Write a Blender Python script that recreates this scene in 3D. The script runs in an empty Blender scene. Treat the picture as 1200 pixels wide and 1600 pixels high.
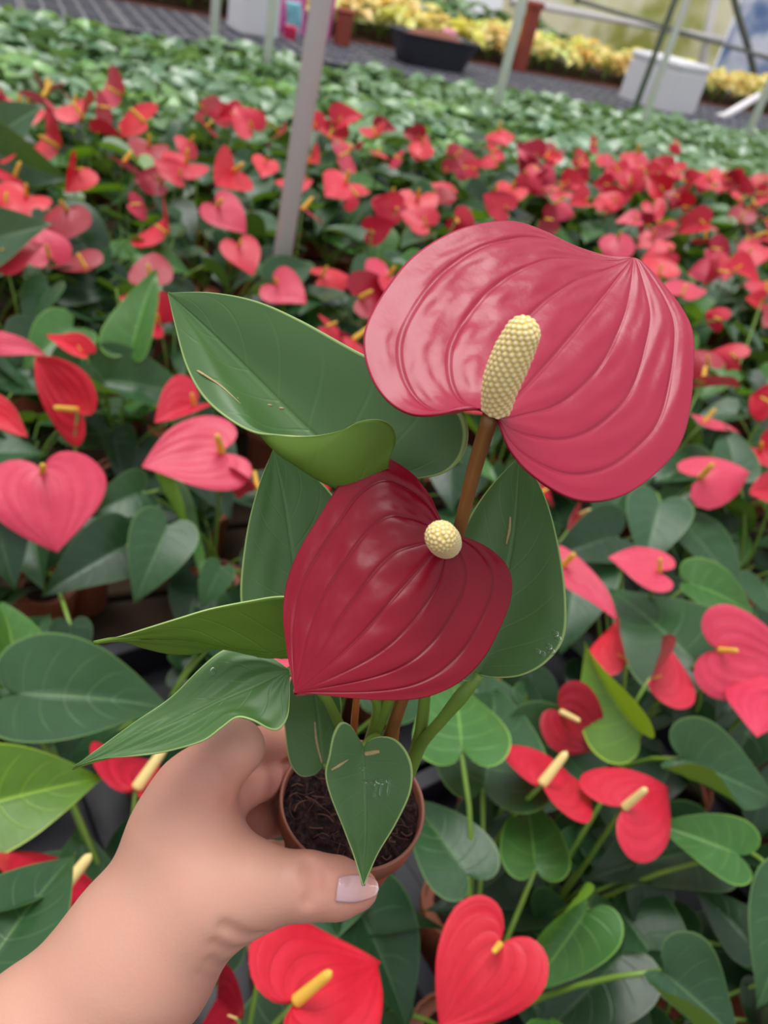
import bpy, math, random
import numpy as np
from mathutils import Vector, Matrix
random.seed(11); rng = np.random.default_rng(5)
SC = bpy.context.scene; COL = SC.collection

# ---------------------------------------------------------------- camera, sky, sun, exposure
FPX = 1200.0
PITCH, ROLL = math.radians(36), math.radians(13.5)
CW = np.array([0, math.cos(PITCH), -math.sin(PITCH)])
_R0 = np.array([1.0, 0, 0]); _U0 = np.cross(_R0, CW)
CR = math.cos(ROLL)*_R0 + math.sin(ROLL)*_U0
CU = -math.sin(ROLL)*_R0 + math.cos(ROLL)*_U0
CC = np.array([0, 0, 1.7])
cam = bpy.data.cameras.new('camera'); cam_o = bpy.data.objects.new('camera', cam); COL.objects.link(cam_o)
cam.sensor_fit = 'VERTICAL'; cam.sensor_height = 36; cam.lens = 27; cam.clip_start = 0.02; cam.clip_end = 200
cam_o.matrix_world = Matrix((( CR[0], CU[0], -CW[0], CC[0]), (CR[1], CU[1], -CW[1], CC[1]), (CR[2], CU[2], -CW[2], CC[2]), (0, 0, 0, 1)))
cam.dof.use_dof = True; cam.dof.focus_distance = 0.235; cam.dof.aperture_fstop = 13.0
SC.camera = cam_o

world = bpy.data.worlds.new('overcast_sky'); SC.world = world; world.use_nodes = True
nt = world.node_tree; nt.nodes.clear()
wo = nt.nodes.new('ShaderNodeOutputWorld'); bg = nt.nodes.new('ShaderNodeBackground')
tc = nt.nodes.new('ShaderNodeTexCoord'); sx = nt.nodes.new('ShaderNodeSeparateXYZ'); rp = nt.nodes.new('ShaderNodeValToRGB')
nt.links.new(tc.outputs['Generated'], sx.inputs[0]); nt.links.new(sx.outputs['Z'], rp.inputs[0])
rp.color_ramp.elements[0].position = 0.0; rp.color_ramp.elements[0].color = (0.66, 0.67, 0.70, 1)
rp.color_ramp.elements[1].position = 0.85; rp.color_ramp.elements[1].color = (1.0, 1.0, 1.0, 1)
nt.links.new(rp.outputs[0], bg.inputs[0]); nt.links.new(bg.outputs[0], wo.inputs[0]); bg.inputs[1].default_value = 0.98

sun = bpy.data.lights.new('sun', 'SUN'); sun.energy = 2.3; sun.angle = math.radians(34); sun.color = (1.0, 0.98, 0.95)
sun_o = bpy.data.objects.new('sun', sun); COL.objects.link(sun_o)
sun_o.rotation_euler = Vector((0.20, -0.24, -1.0)).to_track_quat('-Z', 'Y').to_euler()
sun_o.location = (2, 4, 6)
SC.view_settings.view_transform = 'Standard'; SC.view_settings.look = 'None'
SC.view_settings.gamma = 1; SC.view_settings.use_curve_mapping = False; SC.view_settings.exposure = 0.08

# ---------------------------------------------------------------- helpers: points
def P(x, y, d): return CC + d*((x-600)/FPX*CR - (y-800)/FPX*CU + CW)
def gp(x, y, z):
    r = P(x, y, 1.0) - CC
    return CC + r*((z-CC[2])/r[2])
def depth_at(x, y, z): return (z-CC[2])/(P(x, y, 1.0)-CC)[2]
def nrm(v): v = np.asarray(v, float); return v/max(np.linalg.norm(v), 1e-12)

def cat(pts, n, closed=False, t=None):
    """Catmull-Rom through pts, n samples even in length (or at the given fractions)"""
    p = np.asarray(pts, float)
    if len(p) == 2: p = np.array([p[0], (p[0]+p[1])/2, p[1]])
    q = np.vstack([p[-1:], p, p[:2]]) if closed else np.vstack([2*p[0]-p[1], p, 2*p[-1]-p[-2]])
    out = []
    k = 16
    for i in range(1, len(q)-2):
        a, b, c, d = q[i-1], q[i], q[i+1], q[i+2]
        for s in np.arange(k)/k:
            out.append(0.5*((2*b)+(-a+c)*s+(2*a-5*b+4*c-d)*s*s+(-a+3*b-3*c+d)*s**3))
    out.append(q[-2]); out = np.array(out)
    L = np.r_[0, np.cumsum(np.linalg.norm(np.diff(out, axis=0), axis=1))]; L /= L[-1]
    tt = np.linspace(0, 1, n) if t is None else t
    return np.stack([np.interp(tt, L, out[:, i]) for i in range(out.shape[1])], 1)

# ---------------------------------------------------------------- helpers: meshes and objects
def mesh(name, V, F, mats, uv=None, smooth=True, mi=None, col=None):
    me = bpy.data.meshes.new(name)
    me.from_pydata([tuple(v) for v in np.asarray(V, float)], [], [tuple(int(i) for i in f) for f in F])
    for m in (mats if isinstance(mats, (list, tuple)) else [mats]): me.materials.append(m)
    if smooth: me.polygons.foreach_set('use_smooth', np.ones(len(me.polygons), bool))
    if mi is not None: me.polygons.foreach_set('material_index', np.asarray(mi, np.int32))
    if uv is not None:
        l = me.uv_layers.new(name='uv'); idx = np.zeros(len(me.loops), np.int32); me.loops.foreach_get('vertex_index', idx)
        l.data.foreach_set('uv', np.asarray(uv, np.float32)[idx].ravel())
    if col is not None:
        a = me.color_attributes.new('tint', 'FLOAT_COLOR', 'POINT'); a.data.foreach_set('color', np.asarray(col, np.float32).ravel())
    me.update(); return me

def join(parts):
    """[(V, F, mat index)] -> V, F, mi"""
    V, F, M, n = [], [], [], 0
    for v, f, m in parts:
        V.append(np.asarray(v, float)); F += [tuple(i+n for i in q) for q in f]; M += [m]*len(f); n += len(v)
    return np.vstack(V), F, M

def grid_faces(nu, nv, off=0):
    return [(off+i*nv+j, off+i*nv+j+1, off+(i+1)*nv+j+1, off+(i+1)*nv+j) for i in range(nu-1) for j in range(nv-1)]

def tube(pts, r, seg=8, n=None, caps=True):
    p = np.asarray(pts, float)
    if n: p = cat(p, n)
    k = len(p); r = np.interp(np.linspace(0, 1, k), np.linspace(0, 1, len(np.atleast_1d(r))), np.atleast_1d(r))
    V = []; t0 = nrm(p[1]-p[0]); a = nrm(np.cross(t0, [0.3, 0.9, 0.2] if abs(t0[2]) > .8 else [0, 0, 1]))
    for i in range(k):
        t = nrm(p[min(i+1, k-1)]-p[max(i-1, 0)]); a = nrm(a-t*(a@t)); b = np.cross(t, a)
        for s in range(seg):
            th = 2*math.pi*s/seg; V.append(p[i]+r[i]*(math.cos(th)*a+math.sin(th)*b))
    F = [(i*seg+s, i*seg+(s+1) % seg, (i+1)*seg+(s+1) % seg, (i+1)*seg+s) for i in range(k-1) for s in range(seg)]
    if caps: F += [tuple(range(seg))[::-1], tuple((k-1)*seg+s for s in range(seg))]
    return np.array(V), F

def lathe(prof, seg=32, cap=True):
    V, F = [], []
    for r, z in prof:
        for s in range(seg):
            th = 2*math.pi*s/seg; V.append((r*math.cos(th), r*math.sin(th), z))
    for i in range(len(prof)-1):
        for s in range(seg): F.append((i*seg+s, i*seg+(s+1) % seg, (i+1)*seg+(s+1) % seg, (i+1)*seg+s))
    if cap: F += [tuple(range(seg))[::-1], tuple((len(prof)-1)*seg+s for s in range(seg))]
    return np.array(V), F

def boxm(c, s, ax=None, bev=0.0):
    """box, its edges cut by bev; ax = columns of axes"""
    hx, hy, hz = np.asarray(s, float)/2; b = min(bev, hx*.9, hy*.9, hz*.9)
    A = np.eye(3) if ax is None else np.asarray(ax, float)
    if b <= 0:
        V = np.array([(x, y, z) for x in (-hx, hx) for y in (-hy, hy) for z in (-hz, hz)])
        F = [(0, 1, 3, 2), (4, 6, 7, 5), (0, 4, 5, 1), (2, 3, 7, 6), (0, 2, 6, 4), (1, 5, 7, 3)]
    else:
        ring = [(-hx+b, -hy), (hx-b, -hy), (hx, -hy+b), (hx, hy-b), (hx-b, hy), (-hx+b, hy), (-hx, hy-b), (-hx, -hy+b)]
        V = []
        for z, k in ((-hz, b), (-hz+b, 0), (hz-b, 0), (hz, b)):
            for x, y in ring: V.append((x*(1-k/hx), y*(1-k/hy), z))
        V = np.array(V)
        F = [(i*8+s, i*8+(s+1) % 8, (i+1)*8+(s+1) % 8, (i+1)*8+s) for i in range(3) for s in range(8)] + [tuple(range(8))[::-1], tuple(range(24, 32))]
    return V@A.T+np.asarray(c, float), F

def link(name, me, parent=None, M=None, inv=None, color=None):
    o = bpy.data.objects.new(name, me); COL.objects.link(o)
    if parent is not None: o.parent = parent
    if inv is not None: o.matrix_parent_inverse = inv
    if M is not None: o.matrix_basis = M
    if color is not None: o.color = (*color, 1)
    return o
def tag(o, label=None, cat_=None, group=None, kind=None):
    for k, v in (('label', label), ('category', cat_), ('group', group), ('kind', kind)):
        if v: o[k] = v
    return o
def empty(name, loc, rz=0.0):
    o = bpy.data.objects.new(name, None); COL.objects.link(o); o.location = tuple(loc); o.rotation_euler = (0, 0, rz); o.empty_display_size = .02
    return o

# ---------------------------------------------------------------- materials
class NT:
    def __init__(s, name):
        s.m = bpy.data.materials.new(name); s.m.use_nodes = True; s.t = s.m.node_tree; s.t.nodes.clear()
        s.out = s.n('ShaderNodeOutputMaterial')
    def n(s, t, **k):
        x = s.t.nodes.new(t)
        for a, b in k.items(): setattr(x, a, b)
        return x
    def l(s, a, b): s.t.links.new(a, b)
    def val(s, i, v):
        if hasattr(v, 'is_linked') or hasattr(v, 'links'): s.l(v, i)
        else: i.default_value = v
    def math(s, op, a, b=0.0, c=None):
        x = s.n('ShaderNodeMath', operation=op); s.val(x.inputs[0], a); s.val(x.inputs[1], b)
        if c is not None: s.val(x.inputs[2], c)
        return x.outputs[0]
    def step(s, v, a, b):
        x = s.n('ShaderNodeMapRange', interpolation_type='SMOOTHSTEP'); s.val(x.inputs[0], v); x.inputs[1].default_value = a; x.inputs[2].default_value = b
        return x.outputs[0]
    def mix(s, f, a, b, mode='MIX'):
        x = s.n('ShaderNodeMix', data_type='RGBA', blend_type=mode); s.val(x.inputs[0], f)
        s.val(x.inputs[6], a if not isinstance(a, tuple) else (*a[:3], 1)); s.val(x.inputs[7], b if not isinstance(b, tuple) else (*b[:3], 1))
        return x.outputs[2]
    def noise(s, scale, detail=3.0, vec=None, rough=.55):
        x = s.n('ShaderNodeTexNoise'); x.inputs['Scale'].default_value = scale; x.inputs['Detail'].default_value = detail; x.inputs['Roughness'].default_value = rough
        s.l(vec if vec is not None else s.obj(), x.inputs['Vector']); return x.outputs[0]
    def obj(s): return s.n('ShaderNodeTexCoord').outputs['Object']
    def bump(s, h, strength=.3, dist=.001):
        x = s.n('ShaderNodeBump'); x.inputs['Strength'].default_value = strength; x.inputs['Distance'].default_value = dist; s.l(h, x.inputs['Height']); return x.outputs[0]
    def bsdf(s, color, rough=.5, spec=.5, coat=0.0, crough=.1, normal=None, **k):
        b = s.n('ShaderNodeBsdfPrincipled'); s.val(b.inputs['Base Color'], color if not isinstance(color, tuple) else (*color[:3], 1))
        s.val(b.inputs['Roughness'], rough); b.inputs['Specular IOR Level'].default_value = spec; b.inputs['Coat Weight'].default_value = coat; b.inputs['Coat Roughness'].default_value = crough
        if normal is not None: s.l(normal, b.inputs['Normal'])
        for a, v in k.items(): s.val(b.inputs[a.replace('_', ' ')], v)
        return b.outputs[0]
    def add_trans(s, sh, color, fac):
        t = s.n('ShaderNodeBsdfTranslucent'); s.val(t.inputs[0], color if not isinstance(color, tuple) else (*color[:3], 1))
        m = s.n('ShaderNodeMixShader'); s.val(m.inputs[0], fac); s.l(sh, m.inputs[1]); s.l(t.outputs[0], m.inputs[2]); return m.outputs[0]
    def done(s, sh): s.l(sh, s.out.inputs[0]); return s.m

def plain(name, c, rough=.5, spec=.5, var=.15, scale=30, bump=0.0, metal=0.0, coat=0.0):
    t = NT(name); n = t.noise(scale)
    col = t.mix(t.math('MULTIPLY', n, 1.0), tuple(x*(1-var) for x in c), tuple(min(1, x*(1+var)) for x in c))
    nm = t.bump(t.noise(scale*3), bump, .002) if bump else None
    return t.done(t.bsdf(col, rough, spec, coat, normal=nm, Metallic=metal))

def leaf_mat(name, front, back, vein, rough=.36, trans=.2, rim=None, twosided=True, coat=.0, veinamt=.5, tcol=(.22, .42, .03), spec=.4, bmp=.3):
    t = NT(name)
    uv = t.n('ShaderNodeUVMap', uv_map='uv').outputs[0]; s = t.n('ShaderNodeSeparateXYZ'); t.l(uv, s.inputs[0])
    u = s.outputs[0]; v = t.math('ABSOLUTE', t.math('SUBTRACT', t.math('MULTIPLY', s.outputs[1], 2.0), 1.0))
    oi = t.n('ShaderNodeObjectInfo')
    mid = t.math('SUBTRACT', 1.0, t.step(v, .012, .05))
    ph = t.math('FRACT', t.math('ADD', t.math('MULTIPLY', u, 7.0), t.math('MULTIPLY', v, -2.2)))
    side = t.math('SUBTRACT', 1.0, t.step(t.math('ABSOLUTE', t.math('SUBTRACT', ph, .5)), .0, .07))
    side = t.math('MULTIPLY', side, t.math('SUBTRACT', 1.0, t.step(v, .55, .95)))
    n = t.noise(18.0, 4); big = t.noise(7.0, 2)
    c = t.mix(big, tuple(x*.78 for x in front), tuple(x*1.22 for x in front))
    c = t.mix(t.math('MULTIPLY', mid, veinamt), c, vein)
    c = t.mix(t.math('MULTIPLY', side, veinamt*.45), c, vein)
    if rim: c = t.mix(t.step(v, .955, .975), c, rim)
    c = t.mix(1.0, c, oi.outputs['Color'], 'MULTIPLY')
    if twosided:
        g = t.n('ShaderNodeNewGeometry')
        cb = t.mix(1.0, t.mix(t.math('MULTIPLY', side, .5), back, vein), oi.outputs['Color'], 'MULTIPLY')
        c = t.mix(g.outputs['Backfacing'], c, cb)
    h = t.math('ADD', t.math('MULTIPLY', side, -.6), t.math('ADD', t.math('MULTIPLY', n, .5), t.math('MULTIPLY', mid, -1.0)))
    nm = t.bump(h, bmp, .0012)
    sh = t.bsdf(c, t.math('ADD', rough-.06, t.math('MULTIPLY', n, .12)), spec, coat, .12, nm)
    return t.done(t.add_trans(sh, t.mix(1.0, tcol, oi.outputs['Color'], 'MULTIPLY'), trans))

def spathe_mat(name, c1, c2, rough=.33, coat=.35, spec=.4, trans=.12, nv=5.0, bumpd=.0012, vdark=.6, twosided=True, wrinkle=.5, back=(.42, .05, .07)):
    t = NT(name)
    uv = t.n('ShaderNodeUVMap', uv_map='uv').outputs[0]; s = t.n('ShaderNodeSeparateXYZ'); t.l(uv, s.inputs[0])
    v = t.math('ABSOLUTE', t.math('SUBTRACT', t.math('MULTIPLY', s.outputs[1], 2.0), 1.0))
    oi = t.n('ShaderNodeObjectInfo')
    fr = t.math('ABSOLUTE', t.math('SUBTRACT', t.math('FRACT', t.math('ADD', t.math('MULTIPLY', v, nv*.9), .5)), .5))
    line = t.math('MULTIPLY', t.math('SUBTRACT', 1.0, t.step(fr, .0, .09)), t.math('SUBTRACT', 1.0, t.step(v, .85, .97)))
    line = t.math('MULTIPLY', line, t.math('SUBTRACT', 1.0, t.step(s.outputs[0], .55, .95)))
    n1 = t.noise(60.0, 4); n2 = t.noise(14.0, 2)
    c = t.mix(n2, c1, c2); c = t.mix(t.math('MULTIPLY', line, vdark), c, tuple(x*.45 for x in c1))
    c = t.mix(1.0, c, oi.outputs['Color'], 'MULTIPLY')
    if twosided:
        g = t.n('ShaderNodeNewGeometry'); c = t.mix(g.outputs['Backfacing'], c, t.mix(1.0, back, oi.outputs['Color'], 'MULTIPLY'))
    h = t.math('ADD', t.math('MULTIPLY', line, -.8), t.math('ADD', t.math('MULTIPLY', n1, wrinkle), t.math('MULTIPLY', t.noise(240., 2), .15)))
    nm = t.bump(h, .4, bumpd)
    sh = t.bsdf(c, rough, spec, coat, .14, nm)
    return t.done(t.add_trans(sh, t.mix(1.0, tuple(min(1, x*1.3) for x in c2), oi.outputs['Color'], 'MULTIPLY'), trans))

GREEN = (.027, .082, .030)
M_LEAF = leaf_mat('anthurium_leaf', GREEN, (.10, .19, .035), (.13, .26, .09), rough=.32, trans=.15, rim=(.10, .2, .06), spec=.36)
M_LEAF_FAR = leaf_mat('young_leaf', (.17, .31, .15), (.18, .34, .07), (.24, .42, .2), rough=.26, trans=.20, spec=.8, tcol=(.28, .42, .13))
M_HLEAF = leaf_mat('held_leaf_upper', (.078, .175, .052), (.16, .3, .04), (.15, .30, .10), rough=.40, trans=.13, rim=(.34, .48, .16), twosided=False, veinamt=.38, spec=.4, bmp=.18)
M_HBACK = leaf_mat('held_leaf_underside', (.15, .27, .03), (.15, .27, .03), (.2, .34, .06), rough=.5, trans=.28, twosided=False, veinamt=.45)
M_HRIM = plain('leaf_margin', (.36, .48, .17), .45)
M_STEM = plain('green_stem', (.15, .26, .035), .4, .5, .25, 40)
M_STEMD = plain('dark_green_stem', (.10, .17, .03), .4, .5, .3, 40)
M_STEMR = plain('red_brown_stem', (.26, .11, .03), .4, .5, .35, 60)
M_STEMO = plain('orange_stem', (.42, .12, .03), .4, .5, .25, 60)
M_SPATHE = spathe_mat('red_spathe', (.58, .010, .035), (.70, .022, .062), rough=.33, coat=.1, bumpd=.0014, vdark=.22, wrinkle=.9)
M_HSPA = spathe_mat('held_spathe_lit', (.34, .003, .034), (.41, .006, .048), rough=.33, coat=.08, spec=.45, twosided=False, nv=4.17, bumpd=.0008, vdark=.12, wrinkle=.8)  # lit version of the held plant's red, for the upper spathe
M_HSPD = spathe_mat('held_spathe_shaded', (.215, .001, .013), (.26, .0015, .018), rough=.28, coat=.0, spec=.28, twosided=False, nv=4.17, bumpd=.0005, vdark=.4, wrinkle=.5)  # same red darkened in colour for the shade on the lower spathe
M_HSPB = spathe_mat('spathe_underside', (.45, .03, .05), (.5, .04, .06), twosided=False)
M_SPAD = plain('yellow_spadix', (.80, .48, .06), .55, .4, .2, 200, .3)
M_SPADC = plain('cream_spadix', (.78, .62, .24), .55, .4, .15, 200, .3)
M_POT = plain('terracotta_plastic', (.30, .085, .045), .42, .45, .2, 40)
M_SOILB = plain('peat_soil', (.030, .014, .012), .95, .2, .6, 300, .8)

# ---------------------------------------------------------------- leaf and spathe shapes in unit size
LEAF_EDGE = [(0, 0), (.055, -.10), (.17, -.165), (.30, -.12), (.385, .03), (.385, .22), (.315, .46), (.19, .70), (.075, .88), (0, 1)]
SPA_EDGE = [(0, 0), (.06, -.14), (.20, -.245), (.38, -.21), (.495, -.03), (.485, .2), (.38, .45), (.22, .66), (.075, .81), (0, .88)]
NARROW_EDGE = [(0, 0), (.05, -.09), (.14, -.14), (.24, -.09), (.29, .05), (.285, .24), (.23, .47), (.14, .70), (.055, .88), (0, 1)]
def blade(edge, nu, nv, fold=.25, droop=.12, wave=.02, cup=0.0, ruffle=0.0, seed=0, curl=0.0):
    """nu rows base..tip, 2*nv+1 columns; returns V, F, uv. +y to the tip, +z up"""
    r = np.random.default_rng(seed); ph = r.uniform(0, 6.28, 4)
    e = cat(edge, nu); L = edge[-1][1]; u = np.linspace(0, 1, nu)
    m = np.stack([np.zeros(nu), L*u**1.25], 1)
    V, uv = [], []
    for i in range(nu):
        for j in range(-nv, nv+1):
            v = j/nv; s = abs(v)
            x, y = m[i]*(1-s)+e[i]*s
            z = fold*x - droop*y*abs(y)/L + cup*x*x*2 + wave*math.sin(5*y/L+ph[0]+(2 if v < 0 else 0))*s + ruffle*math.sin(9*u[i]+ph[1]+(v > 0)*1.7)*s*s
            if ruffle: z += (.006+.22*ruffle)*math.cos(v*math.pi*7+.8*math.sin(4*u[i]+ph[2]))*math.sin(math.pi*u[i]) + .008*math.sin(11*u[i]+5*v+ph[3])*math.sin(math.pi*u[i])*(1-s*s)
            X = x if v >= 0 else -x
            if curl and v > 0: z += curl*max(0, x-.12)**1.2*max(0, 1-y*1.3)*6; X -= curl*max(0, x-.2)*max(0, 1-y*1.4)*2
            V.append((X, y, z)); uv.append((u[i], (v+1)/2))
    return np.array(V), grid_faces(nu, 2*nv+1), uv

def leaf_mesh(name, mat, edge=LEAF_EDGE, nu=14, nv=5, **k):
    V, F, uv = blade(edge, nu, nv, **k)
    F = [f[::-1] for f in F]; V0 = V
    n = np.cross(V0[F[len(F)//2][1]]-V0[F[len(F)//2][0]], V0[F[len(F)//2][2]]-V0[F[len(F)//2][0]])
    if n[2] < 0: F = [f[::-1] for f in F]
    return mesh(name, V, F, mat, uv)
LV = [leaf_mesh('leaf', M_LEAF, nu=26, nv=7, fold=f, droop=d, wave=w, seed=i, edge=e, curl=c) for i, (f, d, w, e, c) in enumerate([
    (.20, .16, .03, LEAF_EDGE, 0), (.40, .22, .04, LEAF_EDGE, 0), (.10, .28, .05, LEAF_EDGE, 0), (.55, .12, .04, NARROW_EDGE, 0), (.30, .20, .05, LEAF_EDGE, .55), (.8, .25, .03, NARROW_EDGE, 0)])]
LM = [leaf_mesh('leaf', M_LEAF, nu=11, nv=3, fold=f, droop=d, wave=w, seed=i, edge=e) for i, (f, d, w, e) in enumerate([
    (.20, .16, .03, LEAF_EDGE), (.40, .24, .04, LEAF_EDGE), (.10, .30, .05, LEAF_EDGE), (.55, .15, .04, NARROW_EDGE)])]
def spathe_mesh(nu, nv, **k):
    V, F, uv = blade(SPA_EDGE, nu, nv, **k)
    return mesh('spathe', V, [f[::-1] for f in F], M_SPATHE, uv)
SPK = [dict(fold=.10, droop=.10, ruffle=.03, seed=1), dict(fold=.32, droop=.05, ruffle=.03, seed=2), dict(fold=-.12, droop=.30, ruffle=.02, cup=-.25, seed=3),
       dict(fold=.75, droop=.1, ruffle=.02, seed=4), dict(fold=.0, droop=.16, ruffle=.045, cup=.15, seed=5)]
SV = [spathe_mesh(26, 10, **k) for k in SPK]
SM = [spathe_mesh(11, 4, **k) for k in SPK]
for s_ in SV+SM:
    if s_.polygons[len(s_.polygons)//2].normal.z < 0: s_.flip_normals()
def spadix_mesh(mat, seg, n, r=.055, L=.42):
    prof = [(r*.75, -.02)] + [(r*(1.0-.25*(k/n))*math.sqrt(max(0, 1-max(0, (k/n-.82)/.18)**2)) + .0008, L*k/n) for k in range(n+1)]
    V, F = lathe(prof, seg); return mesh('spadix', V, F, mat)
SPD = spadix_mesh(M_SPAD, 14, 14); SPDC = spadix_mesh(M_SPADC, 14, 14); SPDM = spadix_mesh(M_SPAD, 7, 6)
_pv, _pf = lathe([(.034, 0), (.040, .075), (.044, .076), (.044, .09), (.041, .09), (.040, .083), (.0, .083)], 20, False)
POT = mesh('pot', _pv, _pf, M_POT, smooth=False)
_sv, _sf = lathe([(.0401, .080), (.03, .083), (.012, .085), (.0, .0855)], 14, False)
SOIL = mesh('soil', _sv, _sf, M_SOILB)

def frame(m, n0, roll=0.0):
    """matrix columns: x side, y along m, z normal"""
    y = nrm(m); z = nrm(np.asarray(n0)-y*(np.asarray(n0)@y)); x = np.cross(y, z)
    c, s = math.cos(roll), math.sin(roll)
    x, z = c*x+s*z, -s*x+c*z
    return x, y, z
def mat4(x, y, z, o, s):
    return Matrix(((x[0]*s, y[0]*s, z[0]*s, o[0]), (x[1]*s, y[1]*s, z[1]*s, o[1]), (x[2]*s, y[2]*s, z[2]*s, o[2]), (0, 0, 0, 1)))
ID = Matrix.Identity(4)

def stem_path(a, b, sag=.25, out=None):
    a = np.asarray(a, float); b = np.asarray(b, float); h = np.array([(b-a)[0], (b-a)[1], 0])
    return [a, a+(b-a)*np.array([.22, .22, .42]), a+(b-a)*np.array([.6, .6, .8]), b]

def add_leaf(root, base, tip, n0, roll, me, tint, crown, sub=True, r=.0021, stemmat=None, seg=6):
    """everything in the plant's own coordinates"""
    base = np.asarray(base, float); tip = np.asarray(tip, float); L = np.linalg.norm(tip-base)
    x, y, z = frame(tip-base, n0, roll); M = mat4(x, y, z, base, L)
    o = link('leaf', me, root, M, color=tint)
    if sub:
        V, F = tube(stem_path(crown, base-z*.002), [r*1.25, r, r*.9], seg, 8)
        link('petiole', mesh('petiole', V, F, stemmat or M_STEM), o, ID, M.inverted())
    return o
def add_flower(root, base, tip, n0, roll, me, tint, crown, spd=None, sub=True, spl=1.0, lean=.35, seg=7, r=.0024, stemmat=None, wid=1.0):
    base = np.asarray(base, float); tip = np.asarray(tip, float); L = np.linalg.norm(tip-base)/.88
    x, y, z = frame(tip-base, n0, roll); M = mat4(x*wid, y, z, base, L)
    o = link('spathe', me, root, M, color=tint)
    d = nrm(z+lean*y); sx_, sy_, sz_ = frame(d, x); 
    A = mat4(np.cross(sy_, d) if False else nrm(np.cross(d, x)), x, d, base+z*.001, L*spl)
    link('spadix', spd or SPD, o, A, M.inverted())
    V, F = tube(stem_path(crown, base), [r*1.3, r*1.05, r], seg, 8)
    link('flower_stalk', mesh('flower_stalk', V, F, stemmat or M_STEM), o, ID, M.inverted())
    return o

# ================================================================= the greenhouse
E1 = np.array([math.cos(math.radians(30)), math.sin(math.radians(30)), 0]); E2 = np.array([-E1[1], E1[0], 0]); EZ = np.array([0, 0, 1.0])
AX = np.stack([E1, E2, EZ], 1)
def en(p): p = np.asarray(p); return p@E1, p@E2
def we(a, b, z=0.0): return a*E1+b*E2+z*EZ

M_FLOOR = plain('dark_ground', (.05, .042, .038), .9, .2, .5, 6, .5)
V, F = boxm((0, 8, -.05), (60, 60, .1)); tag(link('floor', mesh('floor', V, F, M_FLOOR, smooth=False)), 'dark trodden earth under the benches', kind='structure')

def film_mat():
    t = NT('greenhouse_film'); n = t.noise(.9, 4); n2 = t.noise(3.0, 3)
    c = t.mix(t.step(n, .42, .62), (.96, .93, .78), (.58, .60, .24)); c = t.mix(t.step(n2, .5, .8), c, (.93, .91, .80))  # olive blotches in the film colour stand for vegetation outside
    sh = t.bsdf(c, .4, .4); return t.done(t.add_trans(sh, c, .72))
M_FILM = film_mat()
M_BLUE = NT('blue_tarp'); _n = M_BLUE.noise(2.2, 5)
M_BLUE = M_BLUE.done((lambda t, c: t.add_trans(t.bsdf(c, .3), c, .6))(M_BLUE, M_BLUE.mix(M_BLUE.step(_n, .36, .60), (.28, .40, .64), (.88, .90, .96))))
M_PIPE = plain('grey_plastic_pipe', (.84, .80, .83), .35, .5, .05, 8)
M_WPIPE = plain('white_painted_steel', (.93, .88, .91), .4, .5, .08, 8)
M_DSTEEL = plain('weathered_steel', (.20, .22, .20), .5, .5, .2, 20, metal=.3)
M_BLACK = plain('black_plastic', (.022, .022, .034), .42, .5, .3, 12)
M_TRAY = plain('dusty_black_plastic', (.17, .17, .21), .45, .5, .35, 25)
M_BRICK = plain('red_brown_boards', (.22, .085, .06), .8, .2, .35, 12)
M_POST = plain('rust_red_post', (.30, .06, .04), .6, .3, .25, 10)
M_FOAM = plain('white_foam', (.74, .73, .78), .7, .3, .03, 20)
M_WOOD = plain('weathered_bench_wood', (.055, .036, .024), .85, .15, .4, 14, .4)

# flowering block: the band boundary in the (E1, E2) frame
b_front = np.mean([en(gp(0, 140, 1.1))[1], en(gp(600, 200, 1.1))[1], en(gp(1200, 290, 1.1))[1]])
b_far = np.mean([en(gp(150, 38, 1.0))[1], en(gp(600, 108, 1.0))[1], en(gp(950, 168, 1.0))[1]])
BENCH_Z = .80

# ---- boards of the growing bench (mostly under leaves) and carry trays
bench = tag(empty('growing_bench', we(1.9, 2.65, 0)), 'long low wooden growing bench under the flowering and the young anthuriums', 'bench')
def child(name, V, F, m, root, smooth=False):
    return link(name, mesh(name, np.asarray(V)-np.array(root.location), F, m, smooth=smooth), root)
_pl = boxm((0, 0, 0), (6.6, .135, .022), None, .004); PLANK = None
for k in range(36):
    e2 = -.05+k*.15
    o = child('plank', boxm(we(2.0, e2, BENCH_Z-.012), (6.8, .135, .022), AX, .004)[0], _pl[1], M_WOOD, bench)
    if k == 3: tag(o, 'weathered plank at the gap between trays')
for a in (-1.2, .8, 2.8, 4.8):
    for b in (.0, 2.7, 5.4):
        child('leg', *boxm(we(a, b, (BENCH_Z-.025)/2-.005), (.08, .08, BENCH_Z-.025), AX, .006), M_WOOD, bench)
def tray(c, ang, label, m=M_BLACK):
    c = np.array([c[0], c[1], BENCH_Z]); root = tag(empty('carry_tray', c), label, 'tray', 'black carry trays')
    X = np.array([math.cos(ang), math.sin(ang), 0]); Y = np.array([-X[1], X[0], 0]); A = np.stack([X, Y, EZ], 1); p = lambda x, y, z: c+X*x+Y*y+EZ*z
    w, d, h = .50, .31, .06
    parts = [boxm(p(0, 0, .003), (w, d, .005), A)+(0,)]
    for q in (-1, 1):
        parts.append(boxm(p(0, q*d/2, h/2), (w, .006, h), A)+(0,)); parts.append(boxm(p(q*w/2, 0, h/2), (.006, d, h), A)+(0,))
    for k in range(1, 5): parts.append(boxm(p(-w/2+w*k/5, 0, .012), (.008, d, .02), A)+(0,))
    V, F, _ = join(parts); child('tray_base', V, F, m, root)
    for q in (-1, 1):
        child('rim', *boxm(p(0, q*(d/2+.009), h), (w+.03, .024, .006), A, .002), m, root)
        child('rim', *boxm(p(q*(w/2+.009), 0, h), (.024, d-.012, .006), A, .002), m, root)
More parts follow.
